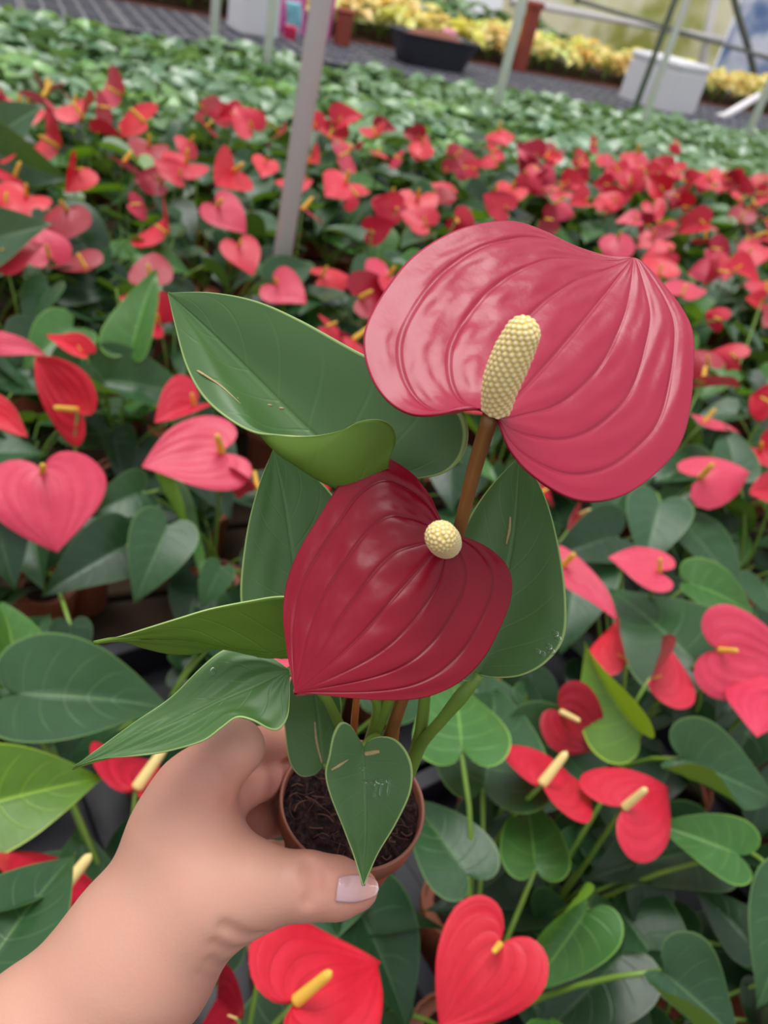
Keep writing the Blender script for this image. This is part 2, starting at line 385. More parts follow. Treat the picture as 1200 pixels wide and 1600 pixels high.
g0, g1 = gp(985, 1600, .86), gp(1205, 1412, .86); u_ = nrm(g1-g0); n_ = np.array([-u_[1], u_[0], 0]); ang0 = math.atan2(u_[1], u_[0])
mid = (g0+g1)/2
for k, (du, dn, lab) in enumerate([(0, .17, 'black carry tray with its rim showing beside the brown planks at the lower corner'), (-.56, .17, 'black carry tray under the tall ribbed red flower'), (-.02, .53, 'black carry tray under the two coral flowers beside the held pot'), (-.58, .53, 'black carry tray beneath the hand and the held pot')]):
    tray(mid+u_*du+n_*dn, ang0, lab)

# ---- empty cell trays behind the young plants
def cell_tray(a, b, w, d, z, lab):
    root = tag(empty('cell_tray', we(a, b, z)), lab, 'tray', 'empty black cell trays')
    parts = [boxm(we(a, b, z+.012), (w, d, .014), AX)+(0,)]
    n = 5; mm = 3
    for i in range(n+1): parts.append(boxm(we(a-w/2+w*i/n, b, z+.045), (.018, d, .055), AX)+(0,))
    for j in range(mm+1): parts.append(boxm(we(a, b-d/2+d*j/mm, z+.046), (w, .018, .055), AX)+(0,))
    V, F, _ = join(parts); child('cell_grid', V, F, M_TRAY, root)
    child('rim', *boxm(we(a, b-d/2-.012, z+.066), (w+.02, .03, .012), AX, .004), M_TRAY, root)
tb = tag(empty('tray_bench', we(3.4, 6.13, 0)), 'bench holding rows of empty black cell trays behind the young plants', 'bench')
child('bench_top', *boxm(we(3.4, 6.13, .90), (9.2, 1.2, .04), AX, .008), M_BLACK, tb)
for a in (-.8, 1.6, 4.0, 6.6):
    child('leg', *boxm(we(a, 6.13, .439), (.08, .8, .878), AX, .008), M_WOOD, tb)
_rows = ('front', 'middle', 'rear')
for j in range(3):
    for i in range(15):
        cell_tray(-.75+i*.585, 5.72+j*.40, .56, .37, .922, 'empty black cell tray in the %s row of the tray bench' % _rows[j])

# ---- raised bed with golden plants
bed = tag(empty('raised_bed', we(4.0, 7.5, 0)), 'long red-brown boarded bed planted with golden foliage at the back', 'planter')
for i in range(9):
    for j in range(3):
        child('board', *boxm(we(-.9+i*1.15, 6.85+.004*(i % 2), 0.74+j*.105), (1.14, .03, .10), AX, .004), M_BRICK, bed)
child('soil', *boxm(we(4.0, 7.55, .51), (10.4, 1.35, 1.0), AX), M_SOILB, bed)

GOLD = leaf_mat('golden_leaf', (.90, .83, .30), (.85, .78, .3), (.75, .68, .25), rough=.4, trans=.3, tcol=(.9, .82, .3))
def clump_mesh(name, mat, nleaf, spread, L, h, seed):
    r = np.random.default_rng(seed); parts = []
    V0, F0, uv0 = blade(LEAF_EDGE, 7, 2, .25, .25, .03, seed=seed); uvs = []
    for k in range(nleaf):
        th = r.uniform(0, 6.28); rr = spread*math.sqrt(r.uniform(0, 1)); b = np.array([rr*math.cos(th)*.6, rr*math.sin(th)*.6, h*r.uniform(.55, 1)])
        el = r.uniform(-.5, .45); m = np.array([math.cos(th)*math.cos(el), math.sin(th)*math.cos(el), math.sin(el)])
        x, y, z = frame(m, (0, 0, 1) if abs(m[2]) < .9 else (1, 0, 0), r.normal(0, .35)); l = L*r.uniform(.7, 1.15)
        parts.append((b+l*(V0[:, :1]*x+V0[:, 1:2]*y+V0[:, 2:3]*z), F0, 0)); uvs += uv0
        tv, tf = tube([(0, 0, .02), b*np.array([.4, .4, .6]), b], [.003, .002], 3, 3, False); parts.append((tv, tf, 1)); uvs += [(0, .3)]*len(tv)
    V, F, mi = join(parts); return mesh(name, V, F, [mat, M_STEM], uvs, mi=mi)
GM = [clump_mesh('golden_foliage_plant', GOLD, 16, .16, .13, .26, 40+i) for i in range(4)]
k = 0
for i in range(44):
    for j in range(3):
        a = -.9+i*.222+random.uniform(-.05, .05); b = 7.0+j*.27+random.uniform(-.04, .04)
        o = link('golden_foliage_plant', GM[random.randrange(4)]); o.location = tuple(we(a, b, .99)); o.rotation_euler = (0, 0, random.uniform(0, 6.28)); o.scale = (random.uniform(.9, 1.2),)*3
        o.color = (random.uniform(.85, 1.1), random.uniform(.85, 1.1), random.uniform(.7, 1.2), 1)
        u_ = 600+FPX*((we(a, b, 1.0)-CC)@CR)/((we(a, b, 1.0)-CC)@CW)
        lab = 'golden yellow leafy plant in the boarded bed '+('short of the grey pipe' if u_ < 470 else 'behind the black trough' if u_ < 745 else 'near the rust-red post' if u_ < 890 else 'around the white foam box' if u_ < 1100 else 'before the blue sheet')
        tag(o, lab, 'plant', lab.replace('plant', 'plants', 1)); k += 1
GG = [clump_mesh('green_foliage_plant', M_LEAF_FAR, 16, .2, .15, .36, 60+i) for i in range(3)]
for i in range(26):
    for j in range(2):
        o = link('green_foliage_plant', GG[random.randrange(3)]); o.location = tuple(we(-.8+i*.24+random.uniform(-.06, .06), 7.9+j*.2, .93)); o.rotation_euler = (0, 0, random.uniform(0, 6.28)); o.scale = (random.uniform(.9, 1.25),)*3
        o.color = (random.uniform(.8, 1.2),)*3+(1,)
        tag(o, 'green leafy plant behind the golden foliage of the boarded bed', 'plant', 'green plants behind the golden foliage')

# ---- film wall with its openings, posts and pipes
WB = 9.2
def wall_piece(name, a0, a1, z0, z1, mat, lab):
    V, F = boxm(we((a0+a1)/2, WB, (z0+z1)/2), (a1-a0, .012, z1-z0), AX); tag(link(name, mesh(name, V, F, mat, smooth=False)), lab, kind='structure')
ea = lambda x, y: None
def at_wall(x, y, b=WB):
    r = P(x, y, 1.0)-CC; t = (b-CC@E2)/(r@E2); q = CC+t*r; return q@E1, q[2]
wA, _ = at_wall(722, 15); wB, _ = at_wall(782, 22); wC, _ = at_wall(1116, 100)
_, wz = at_wall(750, 48)
wall_piece('wall_back', -4.0, wA, 0, 4.2, M_FILM, 'translucent film wall behind the pink cloths')
wall_piece('wall_back_middle', wB, wC, 0, 4.2, M_FILM, 'cream film wall with olive blotches of plants outside above the white foam box')
wall_piece('wall_back_sill', wA, wB, 0, wz, M_FILM, 'film below the bright opening')
wall_piece('wall_back_blue', wC+.05, wC+5, 0, 4.2, M_BLUE, 'mottled blue sheet closing the end of the wall')
def pole(name, p0, p1, r, mat, lab, seg=14, extra=None):
    p0 = np.asarray(p0); p1 = np.asarray(p1); root = tag(empty(name, p0), lab, 'pole'); V, F = tube([p0, p1], r, seg, 2); child('pipe', V, F, mat, root, True)
    z = p0+(p1-p0)*.5
    V, F = tube([p0, p0+nrm(p1-p0)*.03], r*1.6, seg, 2); child('foot_collar', V, F, mat, root, True)
    return root
def vpole(px, py, z, r, mat, lab, top=3.6, foot=BENCH_Z, lean=(0, 0), name='support_pole'):
    q = gp(px, py, z); p0 = np.array([q[0], q[1], foot]); p1 = np.array([q[0]+lean[0], q[1]+lean[1], top]); return pole(name, p0, p1, r, mat, lab)
vpole(428, 440, 1.05, .0205, M_PIPE, 'thick grey plastic pipe rising from the flowers beside the held plant', lean=(.10, .05))
vpole(334, 66, 1.0, .028, M_WPIPE, 'thin pale pole among young plants before the left white panel')
vpole(417, 105, 1.0, .026, M_WPIPE, 'thin pale pole next to the pink cloths')
vpole(774, 172, 1.0, .028, M_WPIPE, 'thin white pole before the rust-red post')
vpole(1003, 196, 1.0, .024, M_WPIPE, 'thin white pole in front of the foam box')
pole('steel_strut', gp(985, 188, .95), gp(985, 188, .95)+np.array([.10, .22, 2.6]), .022, M_DSTEEL, 'dark thin steel strut crossing the foam box')
vpole(1166, 215, 1.0, .03, M_WPIPE, 'pale post at the end of the young plants, by the blue sheet')
pole('brace', gp(1122, 188, .95), P(1185, 150, 7.6), .035, M_WPIPE, 'short sloping pale brace in front of the red-brown boards')
def wp(x, y, b): a, z = at_wall(x, y, b); return we(a, b, z)
for (x0, y0, x1, y1, b, r, m, lab) in [
    (770, -14, 1230, 92, 9.0, .022, M_WPIPE, 'uppermost pale horizontal pipe along the film wall'),
    (800, 2, 1130, 62, 8.8, .034, M_WPIPE, 'wide pale gutter pipe under the uppermost pipe'),
    (900, 0, 1230, 100, 8.6, .022, M_DSTEEL, 'grey-green horizontal pipe crossing the steel strut')]:
    pole('wall_pipe', wp(x0, y0, b), wp(x1, y1, b), r, m, lab)
pts = [wp(1136, -60, 8.9), wp(1150, 10, 8.9), wp(1168, 70, 8.9), wp(1182, 130, 8.9), wp(1195, 200, 8.9)]
V, F = tube(pts, .045, 10, 20); o = tag(link('arched_bar', mesh('arched_bar', V, F, M_DSTEEL)), 'dark arched steel bar in front of the blue sheet', 'bar')
V, F = tube([wp(1112, -40, 9.1)+np.array([0, 0, .4]), we(wC+.02, 9.1, 0)], .06, 10, 2); tag(link('corner_post', mesh('corner_post', V, F, M_WPIPE)), 'white corner post where film wall meets the blue sheet', 'post')
V, F = tube([we(at_wall(690, 5)[0], 9.0, 0), we(at_wall(690, 5)[0], 9.0, 3)], .06, 8, 2); tag(link('wall_post', mesh('wall_post', V, F, M_DSTEEL)), 'grey wall post beside the bright opening, rising behind the dark trough', 'post')

# ---- things standing at the back
def place_box(name, px, py, z, w, d, h, mat, lab, lid=True, rot=0.0):
    q = gp(px, py, z); root = tag(empty(name, (q[0], q[1], z)), lab, 'box'); A = AX@np.array([[math.cos(rot), -math.sin(rot), 0], [math.sin(rot), math.cos(rot), 0], [0, 0, 1]])
    child('body', *boxm((q[0], q[1], z+h*.43), (w, d, h*.86), A, .02), mat, root)
    if lid: child('lid', *boxm((q[0], q[1], z+h*.93), (w*1.02, d*1.02, h*.15), A, .02), mat, root)
    return root
bx = place_box('foam_box', 1020, 178, .92, .52, .48, .44, M_FOAM, 'large white foam box before the red-brown boards', rot=math.radians(-72))
place_box('white_panel_box', 394, 54, .99, .28, .3, .8, M_FOAM, 'tall pale lilac box on the trays behind the thin pole', rot=.1)
# dark trough
TZ = .99; q = gp(670, 104, TZ); tr = tag(empty('trough', (q[0], q[1], TZ)), 'long black trough heaped with red-brown soil on the trays', 'trough')
n = 24; V, F = [], []
for z, w, d in ((0, .24, .13), (.012, .25, .14), (.19, .32, .18), (.20, .34, .20), (.21, .34, .20), (.19, .31, .165), (.14, .29, .15)):
    for s in range(n):
        th = 2*math.pi*s/n; c, t_ = math.cos(th), math.sin(th); e = .35
        V.append(we((abs(c)**e)*np.sign(c)*w, (abs(t_)**e)*np.sign(t_)*d, z)+np.array([q[0], q[1], TZ]))
F = [(i*n+s, i*n+(s+1) % n, (i+1)*n+(s+1) % n, (i+1)*n+s) for i in range(6) for s in range(n)]+[tuple(range(n))[::-1]]
child('tub', V, F, M_BLACK, tr)
V, F = lathe([(.0, .25), (.06, .245), (.12, .215), (.165, .17), (.17, .15)], 20, False); V = V*np.array([1.8, .9, 1]); child('soil', V@AX.T+np.array([q[0], q[1], TZ-.01]), F, M_BRICK, tr, True)
V, F = lathe([(.0, .16), (.05, .155), (.075, .12), (.08, .06), (.06, .0), (.0, 0)], 14, False); tag(link('pink_pail', mesh('pink_pail', V+P(700, 62, 6.3)-np.array([0, 0, .08]), F, plain('pink_plastic', (.62, .22, .28), .5))), 'small pink pail behind the black trough', 'pail')
# rust red posts
for (x, y, x1, y1, r, lab) in [(803, 136, 818, 58, .052, 'rust-red square post standing taller than the golden plants'), (533, 72, 541, 33, .05, 'short rust-brown post next to the grey pipe')]:
    z0 = .86 if x > 700 else .99; q = gp(x, y, z0); h = .66 if x > 700 else .24
    rt = tag(empty('red_post', (q[0], q[1], z0)), lab, 'post'); child('shaft', *boxm((q[0], q[1], z0+h*.46), (r*2, r*2, h*.92), AX, .01), M_POST, rt); child('cap', *boxm((q[0], q[1], z0+h*.96), (r*2.5, r*2.5, h*.08), AX, .01), M_POST, rt)
# hanging cloths
def cloth(px, py, w, h, mat, lab, seed, dep=5.72):
    r = np.random.default_rng(seed); q = P(px, py, dep); nu, nv = 14, 16; V = []
    for i in range(nu):
        for j in range(nv):
            a = (j/(nv-1)-.5)*w*(1-.15*i/nu); V.append(q+E1*a+E2*.05*math.sin(j*1.3+seed+.3*i)+np.array([0, 0, -h*i/(nu-1)-.03*math.sin(j*.9+seed)*(i/nu)]))
    F = grid_faces(nu, nv); o = link('hanging_cloth', mesh('hanging_cloth', V, F, mat)); s = o.modifiers.new('thickness', 'SOLIDIFY'); s.thickness = .006; tag(o, lab, 'cloth')
PINK = plain('bright_pink_cloth', (.92, .20, .56), .8, .2, .15); CYAN = plain('light_blue_cloth', (.42, .82, .92), .8, .2, .1); ROSE = plain('rose_red_cloth', (.80, .08, .20), .8, .2, .1)
cloth(452, -25, .32, .38, PINK, 'bright pink cloth hanging beside the thin pale pole', 1); cloth(461, 3, .11, .22, CYAN, 'light blue cloth hanging in front of the pink one', 2, 5.62); cloth(453, 40, .09, .13, ROSE, 'rose red bundle under the light blue cloth', 3, 5.57); cloth(510, -20, .15, .5, PINK, 'narrow pink cloth hanging behind the thick grey pipe', 4)

# ================================================================= the plants of the bench
UP = np.array([0, 0, 1.0])
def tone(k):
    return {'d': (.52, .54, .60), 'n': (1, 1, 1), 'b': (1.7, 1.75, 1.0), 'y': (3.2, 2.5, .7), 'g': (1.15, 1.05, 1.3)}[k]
def ftone(k): return {'r': (1.05, .75, .7), 'n': (1, 1, 1), 'p': (1.02, 2.6, 2.0), 'd': (.55, .4, .5)}[k]
def two_points(bx, by, tx, ty, h, L, sg, dz=(-.035, .0)):
    """base on the plane z = h; the tip at its own height, unless that makes the blade too long or too short"""
    d = depth_at(bx, by, h); b = P(bx, by, d); t = gp(tx, ty, h+(dz[0] if sg < 0 else dz[1])); l = np.linalg.norm(t-b)
    if .6*L < l < 1.35*L: return b, t
    q = np.array([(tx-bx), (ty-by)])*d/FPX; e = math.sqrt(max(0, L*L-q@q))
    ts = [P(tx, ty, d+e), P(tx, ty, d-e)]; return b, min(ts, key=lambda p: abs(p[2]-h+.01))
def facing(b, k): return nrm(nrm(CC-b)*k+UP*(1-k))

# flowers: base x, y, tip x, y, height, length, tip away(+1)/near(-1), roll, shape, tone, spadix length, plant key
FL = [
 (67, 737, 88, 845, 1.13, .085, -1, 0, 2, 'p', .7, 'A'), (346, 706, 222, 722, 1.13, .10, 1, -8, 0, 'p', .8, 'B'), (303, 634, 242, 655, 1.12, .07, 1, -20, 3, 'n', .8, 'C'),
 (122, 640, 44, 558, 1.13, .10, 1, 62, 0, 'r', .6, 'D'), (128, 550, 70, 520, 1.12, .07, 1, 0, 1, 'r', .3, 'E'), (-10, 535, 70, 550, 1.12, .09, 1, 0, 0, 'p', .8, 'F'), (-20, 640, 42, 680, 1.12, .09, 1, 0, 1, 'r', .8, 'F'),
 (373, 384, 396, 428, 1.12, .085, -1, 0, 0, 'n', .8, 'G'), (340, 322, 385, 362, 1.12, .09, 1, 0, 0, 'p', 1., 'H'), (40, 306, 10, 330, 1.12, .09, -1, 0, 4, 'r', .8, 'I'),
 (402, 766, 372, 772, 1.10, .06, 1, -40, 3, 'n', .9, 'J'), (213, 1232, 262, 1178, 1.10, .10, 1, -10, 4, 'n', .9, 'L'), (84, 1408, 158, 1365, 1.12, .10, 1, 0, 0, 'n', .8, 'M'),
 (462, 1565, 608, 1492, 1.13, .095, -1, 4, 4, 'r', .75, 'N'), (781, 1476, 684, 1606, 1.13, .098, -1, 0, 4, 'r', .6, 'O'), (846, 1226, 893, 1196, 1.14, .078, 1, 6, 0, 'n', .9, 'P'), (975, 1262, 1064, 1212, 1.14, .085, 1, 0, 2, 'n', .8, 'Q'),
 (1030, 893, 952, 866, 1.14, .09, 1, 0, 0, 'p', .75, 'R'), (880, 884, 968, 962, 1.13, .11, 1, 10, 0, 'p', .7, 'S'), (978, 1030, 960, 962, 1.11, .06, 1, 62, 3, 'r', .3, 'T'), (1016, 1060, 1045, 995, 1.11, .07, 1, -50, 5, 'n', .3, 'U'),
 (1124, 1016, 1252, 1050, 1.14, .10, 1, 0, 0, 'p', .6, 'V'), (876, 1112, 940, 1172, 1.11, .075, -1, -12, 1, 'd', .8, 'W'), (1215, 1080, 1182, 1140, 1.14, .08, -1, -30, 0, 'p', .8, 'X'), (372, 1592, 330, 1556, 1.05, .05, 1, 30, 3, 'd', .3, 'N'),
 (1100, 660, 1158, 672, 1.13, .08, 1, 40, 0, 'p', .9, 'Y'), (1098, 597, 1156, 599, 1.13, .08, 1, 70, 0, 'n', .8, 'Y'), (966, 372, 968, 405, 1.13, .085, -1, 0, 2, 'p', .8, 'Za'), (1032, 430, 1010, 395, 1.11, .09, -1, 0, 4, 'r', .7, 'Zb'),
 (606, 432, 580, 455, 1.12, .09, -1, 15, 4, 'p', .8, 'Zc'), (1205, 630, 1170, 615, 1.13, .08, 1, 40, 0, 'n', .7, 'Zd'), (1205, 765, 1172, 770, 1.12, .08, 1, 20, 1, 'n', .7, 'Ze'), (905, 805, 890, 830, 1.06, .06, -1, 30, 1, 'd', .8, 'S'), (838, 772, 868, 790, 1.11, .08, -1, 0, 1, 'n', .6, 'S'),
 (485, 1040, 402, 1018, 1.12, .085, 1, 0, 0, 'p', .3, 'K'), (450, 1252, 404, 1238, 1.08, .06, 1, 0, 0, 'n', .3, 'Kb'), (470, 738, 520, 758, 1.11, .07, -1, 30, 0, 'n', .3, 'J'), (204, 572, 178, 558, 1.08, .06, 1, 40, 3, 'd', .9, 'C'), (1066, 462, 1082, 440, 1.11, .075, 1, 10, 1, 'p', .7, 'Zf'), (1126, 500, 1098, 486, 1.11, .085, 1, 40, 2, 'n', 1., 'Zf'), (1150, 560, 1105, 545, 1.10, .08, -1, 20, 2, 'n', .8, 'Zg'), (1190, 470, 1165, 466, 1.12, .07, 1, 20, 1, 'r', .8, 'Zg'),
 (30, 170, 12, 190, 1.13, .1, -1, 0, 4, 'r', .8, 'a1'), (67, 152, 88, 162, 1.14, .09, -1, 0, 2, 'p', 1., 'a2'), (190, 148, 162, 126, 1.14, .09, 1, 50, 3, 'p', .9, 'a3'), (130, 185, 145, 150, 1.14, .09, 1, 50, 3, 'r', .9, 'a4'), (152, 208, 196, 214, 1.14, .09, 1, 60, 3, 'r', 1., 'a4'), (225, 190, 180, 185, 1.14, .1, -1, 10, 4, 'r', .9, 'a5'), (232, 228, 222, 248, 1.13, .08, -1, 0, 4, 'd', .9, 'a5'),
 (290, 255, 268, 270, 1.13, .10, -1, 0, 4, 'n', .9, 'a6'), (365, 268, 338, 288, 1.14, .1, -1, 30, 1, 'r', 1., 'a7'), (322, 198, 340, 206, 1.12, .08, -1, 0, 4, 'd', .8, 'a8'), (190, 258, 236, 275, 1.13, .085, 1, 60, 0, 'p', 1., 'b1'), (205, 320, 232, 342, 1.10, .08, -1, 0, 1, 'p', .9, 'b2'), (262, 365, 252, 335, 1.10, .09, 1, 55, 3, 'n', .6, 'b3'), (118, 265, 105, 300, 1.12, .09, -1, 45, 3, 'r', .9, 'b4'), (92, 230, 65, 205, 1.12, .09, 1, 50, 3, 'n', .9, 'b5'),
 (540, 285, 512, 300, 1.13, .1, -1, 0, 4, 'n', .9, 'c1'), (530, 245, 560, 262, 1.13, .1, -1, 0, 0, 'p', .8, 'c2'), (472, 328, 505, 345, 1.12, .09, -1, 30, 0, 'p', 1., 'c3'), (612, 310, 600, 330, 1.12, .08, -1, 0, 2, 'd', .9, 'c4'), (652, 310, 650, 345, 1.12, .09, -1, 0, 4, 'r', .9, 'c5'), (720, 262, 735, 280, 1.12, .09, -1, 0, 2, 'p', 1., 'c6'), (800, 295, 790, 312, 1.12, .08, -1, 0, 4, 'r', .8, 'c7'), (868, 318, 905, 330, 1.12, .085, -1, 0, 2, 'p', 1., 'c8'),
 (625, 248, 605, 258, 1.13, .1, -1, 0, 0, 'p', .9, 'c9'), (780, 205, 792, 214, 1.13, .1, -1, 0, 2, 'n', .9, 'd1'), (925, 225, 938, 240, 1.13, .1, -1, 0, 4, 'r', .9, 'd2'), (995, 240, 990, 252, 1.13, .1, -1, 0, 2, 'n', .9, 'd3'), (1055, 225, 1068, 240, 1.13, .1, -1, 0, 2, 'n', .9, 'd4'), (1130, 275, 1120, 300, 1.13, .1, -1, 0, 4, 'r', .9, 'd5'), (1020, 320, 1030, 345, 1.12, .1, -1, 0, 4, 'n', .9, 'd6'), (1180, 370, 1195, 385, 1.12, .1, -1, 0, 2, 'p', .9, 'd7')]
# leaves: base x, y, tip x, y, height, length, sign, roll, shape, tone
LF = [
 (28, 1085, 274, 1086, 1.11, .155, 1, 6, 1, 'n'), (-75, 1270, 166, 1205, 1.13, .17, 1, -8, 1, 'y'), (-40, 1540, 113, 1306, 1.18, .16, 1, 12, 1, 'n'), (-40, 1425, 52, 1328, 1.17, .11, 1, 10, 1, 'n'), (20, 1062, 26, 920, 1.09, .11, 1, -40, 1, 'b'),
 (110, 978, 112, 1062, 1.05, .09, -1, 0, 0, 'd'), (262, 822, 212, 936, 1.09, .105, -1, 10, 0, 'n'), (196, 852, 72, 918, 1.06, .105, 1, 10, 1, 'd'), (345, 888, 312, 950, 1.07, .08, -1, 0, 0, 'n'), (252, 764, 332, 884, 1.08, .11, -1, 65, 3, 'b'),
 (-10, 805, 22, 912, 1.08, .11, -1, 0, 1, 'd'), (222, 768, 138, 802, 1.07, .09, 1, 20, 1, 'g'), (160, 592, 305, 612, 1.08, .15, 1, -20, 4, 'n'), (128, 560, 98, 660, 1.07, .09, -1, 0, 1, 'n'), (205, 548, 238, 414, 1.12, .14, 1, 20, 3, 'b'), (90, 342, 184, 428, 1.09, .13, -1, 10, 1, 'd'),
 (-70, 396, 72, 336, 1.12, .15, 1, -10, 1, 'g'), (92, 450, 188, 452, 1.06, .1, 1, 0, 0, 'd'), (150, 430, 165, 555, 1.02, .11, -1, 0, 1, 'd'), (1032, 785, 1008, 880, 1.09, .13, -1, 0, 0, 'g'), (965, 838, 868, 862, 1.08, .1, 1, 10, 1, 'd'), (1092, 1040, 948, 890, 1.10, .16, 1, 8, 2, 'n'), (1078, 912, 1196, 950, 1.10, .11, 1, 10, 1, 'b'),
 (1000, 1145, 884, 1006, 1.12, .13, 1, 58, 5, 'y'), (1062, 1185, 1235, 1252, 1.12, .135, 1, -10, 4, 'n'), (1156, 1336, 1030, 1282, 1.12, .12, 1, 8, 1, 'b'), (815, 1160, 980, 1187, 1.07, .115, 1, -25, 1, 'g'), (836, 1356, 826, 1232, 1.08, .10, 1, 0, 0, 'b'), (730, 1366, 640, 1236, 1.10, .12, 1, 0, 0, 'n'), (918, 1421, 828, 1556, 1.09, .12, -1, 10, 4, 'b'),
 (1096, 1330, 928, 1352, 1.05, .11, 1, -10, 1, 'd'), (1005, 1368, 1020, 1492, 1.03, .1, -1, 20, 1, 'd'), (1036, 1518, 1182, 1640, 1.11, .14, -1, -10, 4, 'g'), (1255, 1395, 1192, 1570, 1.11, .13, -1, 0, 1, 'n'), (552, 1408, 668, 1610, 1.05, .15, -1, 30, 1, 'd'), (972, 1490, 846, 1630, 1.04, .13, -1, 10, 1, 'd'), (420, 1442, 588, 1398, 1.07, .12, 1, 10, 1, 'g'),
 (1150, 742, 1136, 658, 1.09, .1, 1, 0, 0, 'g'), (722, 1176, 712, 1030, 1.16, .12, 1, 0, 2, 'b'), (756, 1230, 790, 1050, 1.10, .14, 1, -10, 1, 'n'), (862, 1655, 866, 1574, 1.06, .07, 1, 0, 0, 'b'), (-15, 222, 62, 152, 1.13, .15, 1, 0, 1, 'g'), (-20, 236, 97, 280, 1.12, .14, 1, -45, 1, 'g'), (430, 440, 492, 402, 1.08, .11, 1, 0, 1, 'n'),
 (905, 880, 880, 1010, 1.05, .12, -1, 0, 0, 'g'), (830, 1065, 878, 1140, 1.05, .09, -1, 20, 1, 'd'), (770, 1280, 705, 1420, 1.02, .1, -1, 0, 1, 'd'), (1110, 1080, 1050, 1150, 1.04, .1, -1, 0, 1, 'd'), (1190, 1090, 1140, 1220, 1.05, .12, -1, 0, 1, 'd'), (255, 1250, 300, 1330, 1.03, .09, -1, 0, 1, 'd'), (60, 1110, 40, 1200, 1.03, .1, -1, 0, 1, 'd'), (300, 690, 360, 800, 1.05, .12, -1, 0, 0, 'd'), (215, 255, 262, 300, 1.11, .13, -1, 30, 3, 'y'), (60, 520, 40, 600, 1.03, .1, -1, 0, 1, 'd'), (1175, 1480, 1090, 1380, 1.0, .1, 1, 0, 1, 'd')]
LAB = {
 'K': 'anthurium with pink spathe glimpsed between the two long held leaves above the fingers', 'Kb': 'anthurium with small red spathe showing between the fingers and the pot',
 'A': 'anthurium with one large pink heart spathe drooping by the left edge, seen from above', 'B': 'anthurium with broad coral-pink spathe and yellow spadix at its edge', 'C': 'anthurium with small folded pink spathe above the broad coral one', 'D': 'anthurium with upright narrow folded red spathe on a bare green stalk', 'E': 'anthurium with tiny closed red spathe above the narrow folded one', 'F': 'anthurium with two red spathes cut off by the frame edge', 'G': 'anthurium with flat oval red spathe touching the grey pipe', 'H': 'anthurium with pale pink heart spathe just above the oval red one', 'I': 'anthurium with rounded scarlet spathe over the pale grey pointed leaf',
 'J': 'anthurium mostly hidden behind the held plant, small orange spadix showing', 'L': 'anthurium with red spathe and cream spadix tucked behind the wrist', 'M': 'anthurium with dark pink spathe and cream spadix squeezed between leaf and forearm', 'N': 'anthurium with striped glossy red spathe under the thumb, yellow spadix', 'O': 'anthurium with tall ribbed red spathe beside the striped one', 'P': 'anthurium with two-lobed coral spathe and upright cream spadix', 'Q': 'anthurium with rounded coral spathe and stubby cream spadix beside the two-lobed one', 'R': 'anthurium with flat wide pink spathe over a grey heart-shaped leaf', 'S': 'anthurium with long drooping pink spathe beside the held plant, upright yellow spadix',
 'T': 'anthurium with small half-open red spathe under the drooping pink one', 'U': 'anthurium with narrow pink spathe turned sideways on a pale stalk', 'V': 'anthurium with large cupped pink spathe and yellow spadix over the dark bench', 'W': 'anthurium with dark crimson half-open spathe and cream spadix', 'X': 'anthurium with pink spathe cut by the frame beside the curled dark leaves', 'Y': 'anthurium with two thin pink spathes level with the held flower, yellow spadices', 'Za': 'anthurium with round pink two-lobed spathe just above the held flower tip', 'Zb': 'anthurium with scarlet spathe touching the tip of the held flower', 'Zc': 'anthurium with pink spathe peeping out beside the upper held flower', 'Zd': 'anthurium with pink spathe cut by the frame edge at mid height', 'Ze': 'anthurium with small red spathe at the frame edge below the grey leaf',
 'Zf': 'anthurium with pale pink and crimson spathes right of the held flower tip', 'Zg': 'anthurium with crimson spathes at the frame edge above the two thin pink ones'}
PX = {'a1': 'scarlet spathe at the very edge above the pale pointed leaf', 'a2': 'pale pink two-lobed spathe and tall yellow spadix before the young plants', 'a3': 'curled pink spathe standing against the young plants', 'a4': 'upright red and flat red spathes side by side', 'a5': 'broad red spathe over a darker crimson one', 'a6': 'folded pink-red spathe next to the scarlet one by the pipe', 'a7': 'scarlet spathe and yellow spadix close to the pipe', 'a8': 'small dark red spathe before the young plants', 'b1': 'thin pink spathe and tall spadix over a yellow-green leaf', 'b2': 'pale pink spathe under the yellow-green leaf', 'b3': 'narrow sideways pink spathe under the folded one', 'b4': 'narrow red spathe beside the rounded scarlet one', 'b5': 'slim pink-red spathe above the rounded scarlet one',
 'c1': 'big drooping red spathe just beyond the pipe', 'c2': 'wide pink spathe above the big drooping red one', 'c3': 'small pale pink spathe and yellow spadix hugging the pipe', 'c4': 'dark red spathe between the pipe and the held flower', 'c5': 'scarlet spathe directly over the upper held flower', 'c6': 'pink two-lobed spathe above the held flower', 'c7': 'small scarlet spathe close over the held flower top', 'c8': 'pink spathe with long yellow spadix above the held flower tip', 'c9': 'large pink spathe above the dark red one', 'd1': 'crimson spathes nearest the white pole foot', 'd2': 'scarlet spathe at the edge of the young plants below the foam box', 'd3': 'rose red spathe below the thin white pole', 'd4': 'rose red spathe at the young plants near the foam box corner', 'd5': 'scarlet spathe near the frame edge in the dense red band', 'd6': 'crimson spathe in the middle of the dense red band', 'd7': 'pale pink spathe cut by the frame edge in the dense red band'}
for k_, v_ in PX.items(): LAB[k_] = 'anthurium with ' + v_
WID = {'A': 1.3, 'D': .85, 'E': .4, 'F': .5, 'S': .5, 'T': .7, 'U': .75, 'B': 1.05, 'Y': .8}
FAC = {'R': .2, 'V': .8, 'B': .5, 'N': .6, 'G': .35, 'A': .6, 'C': .6, 'S': .4}
BLK = 'red-flowered anthuriums on the growing bench'
plants = {}   # key -> (root, crown world xy)
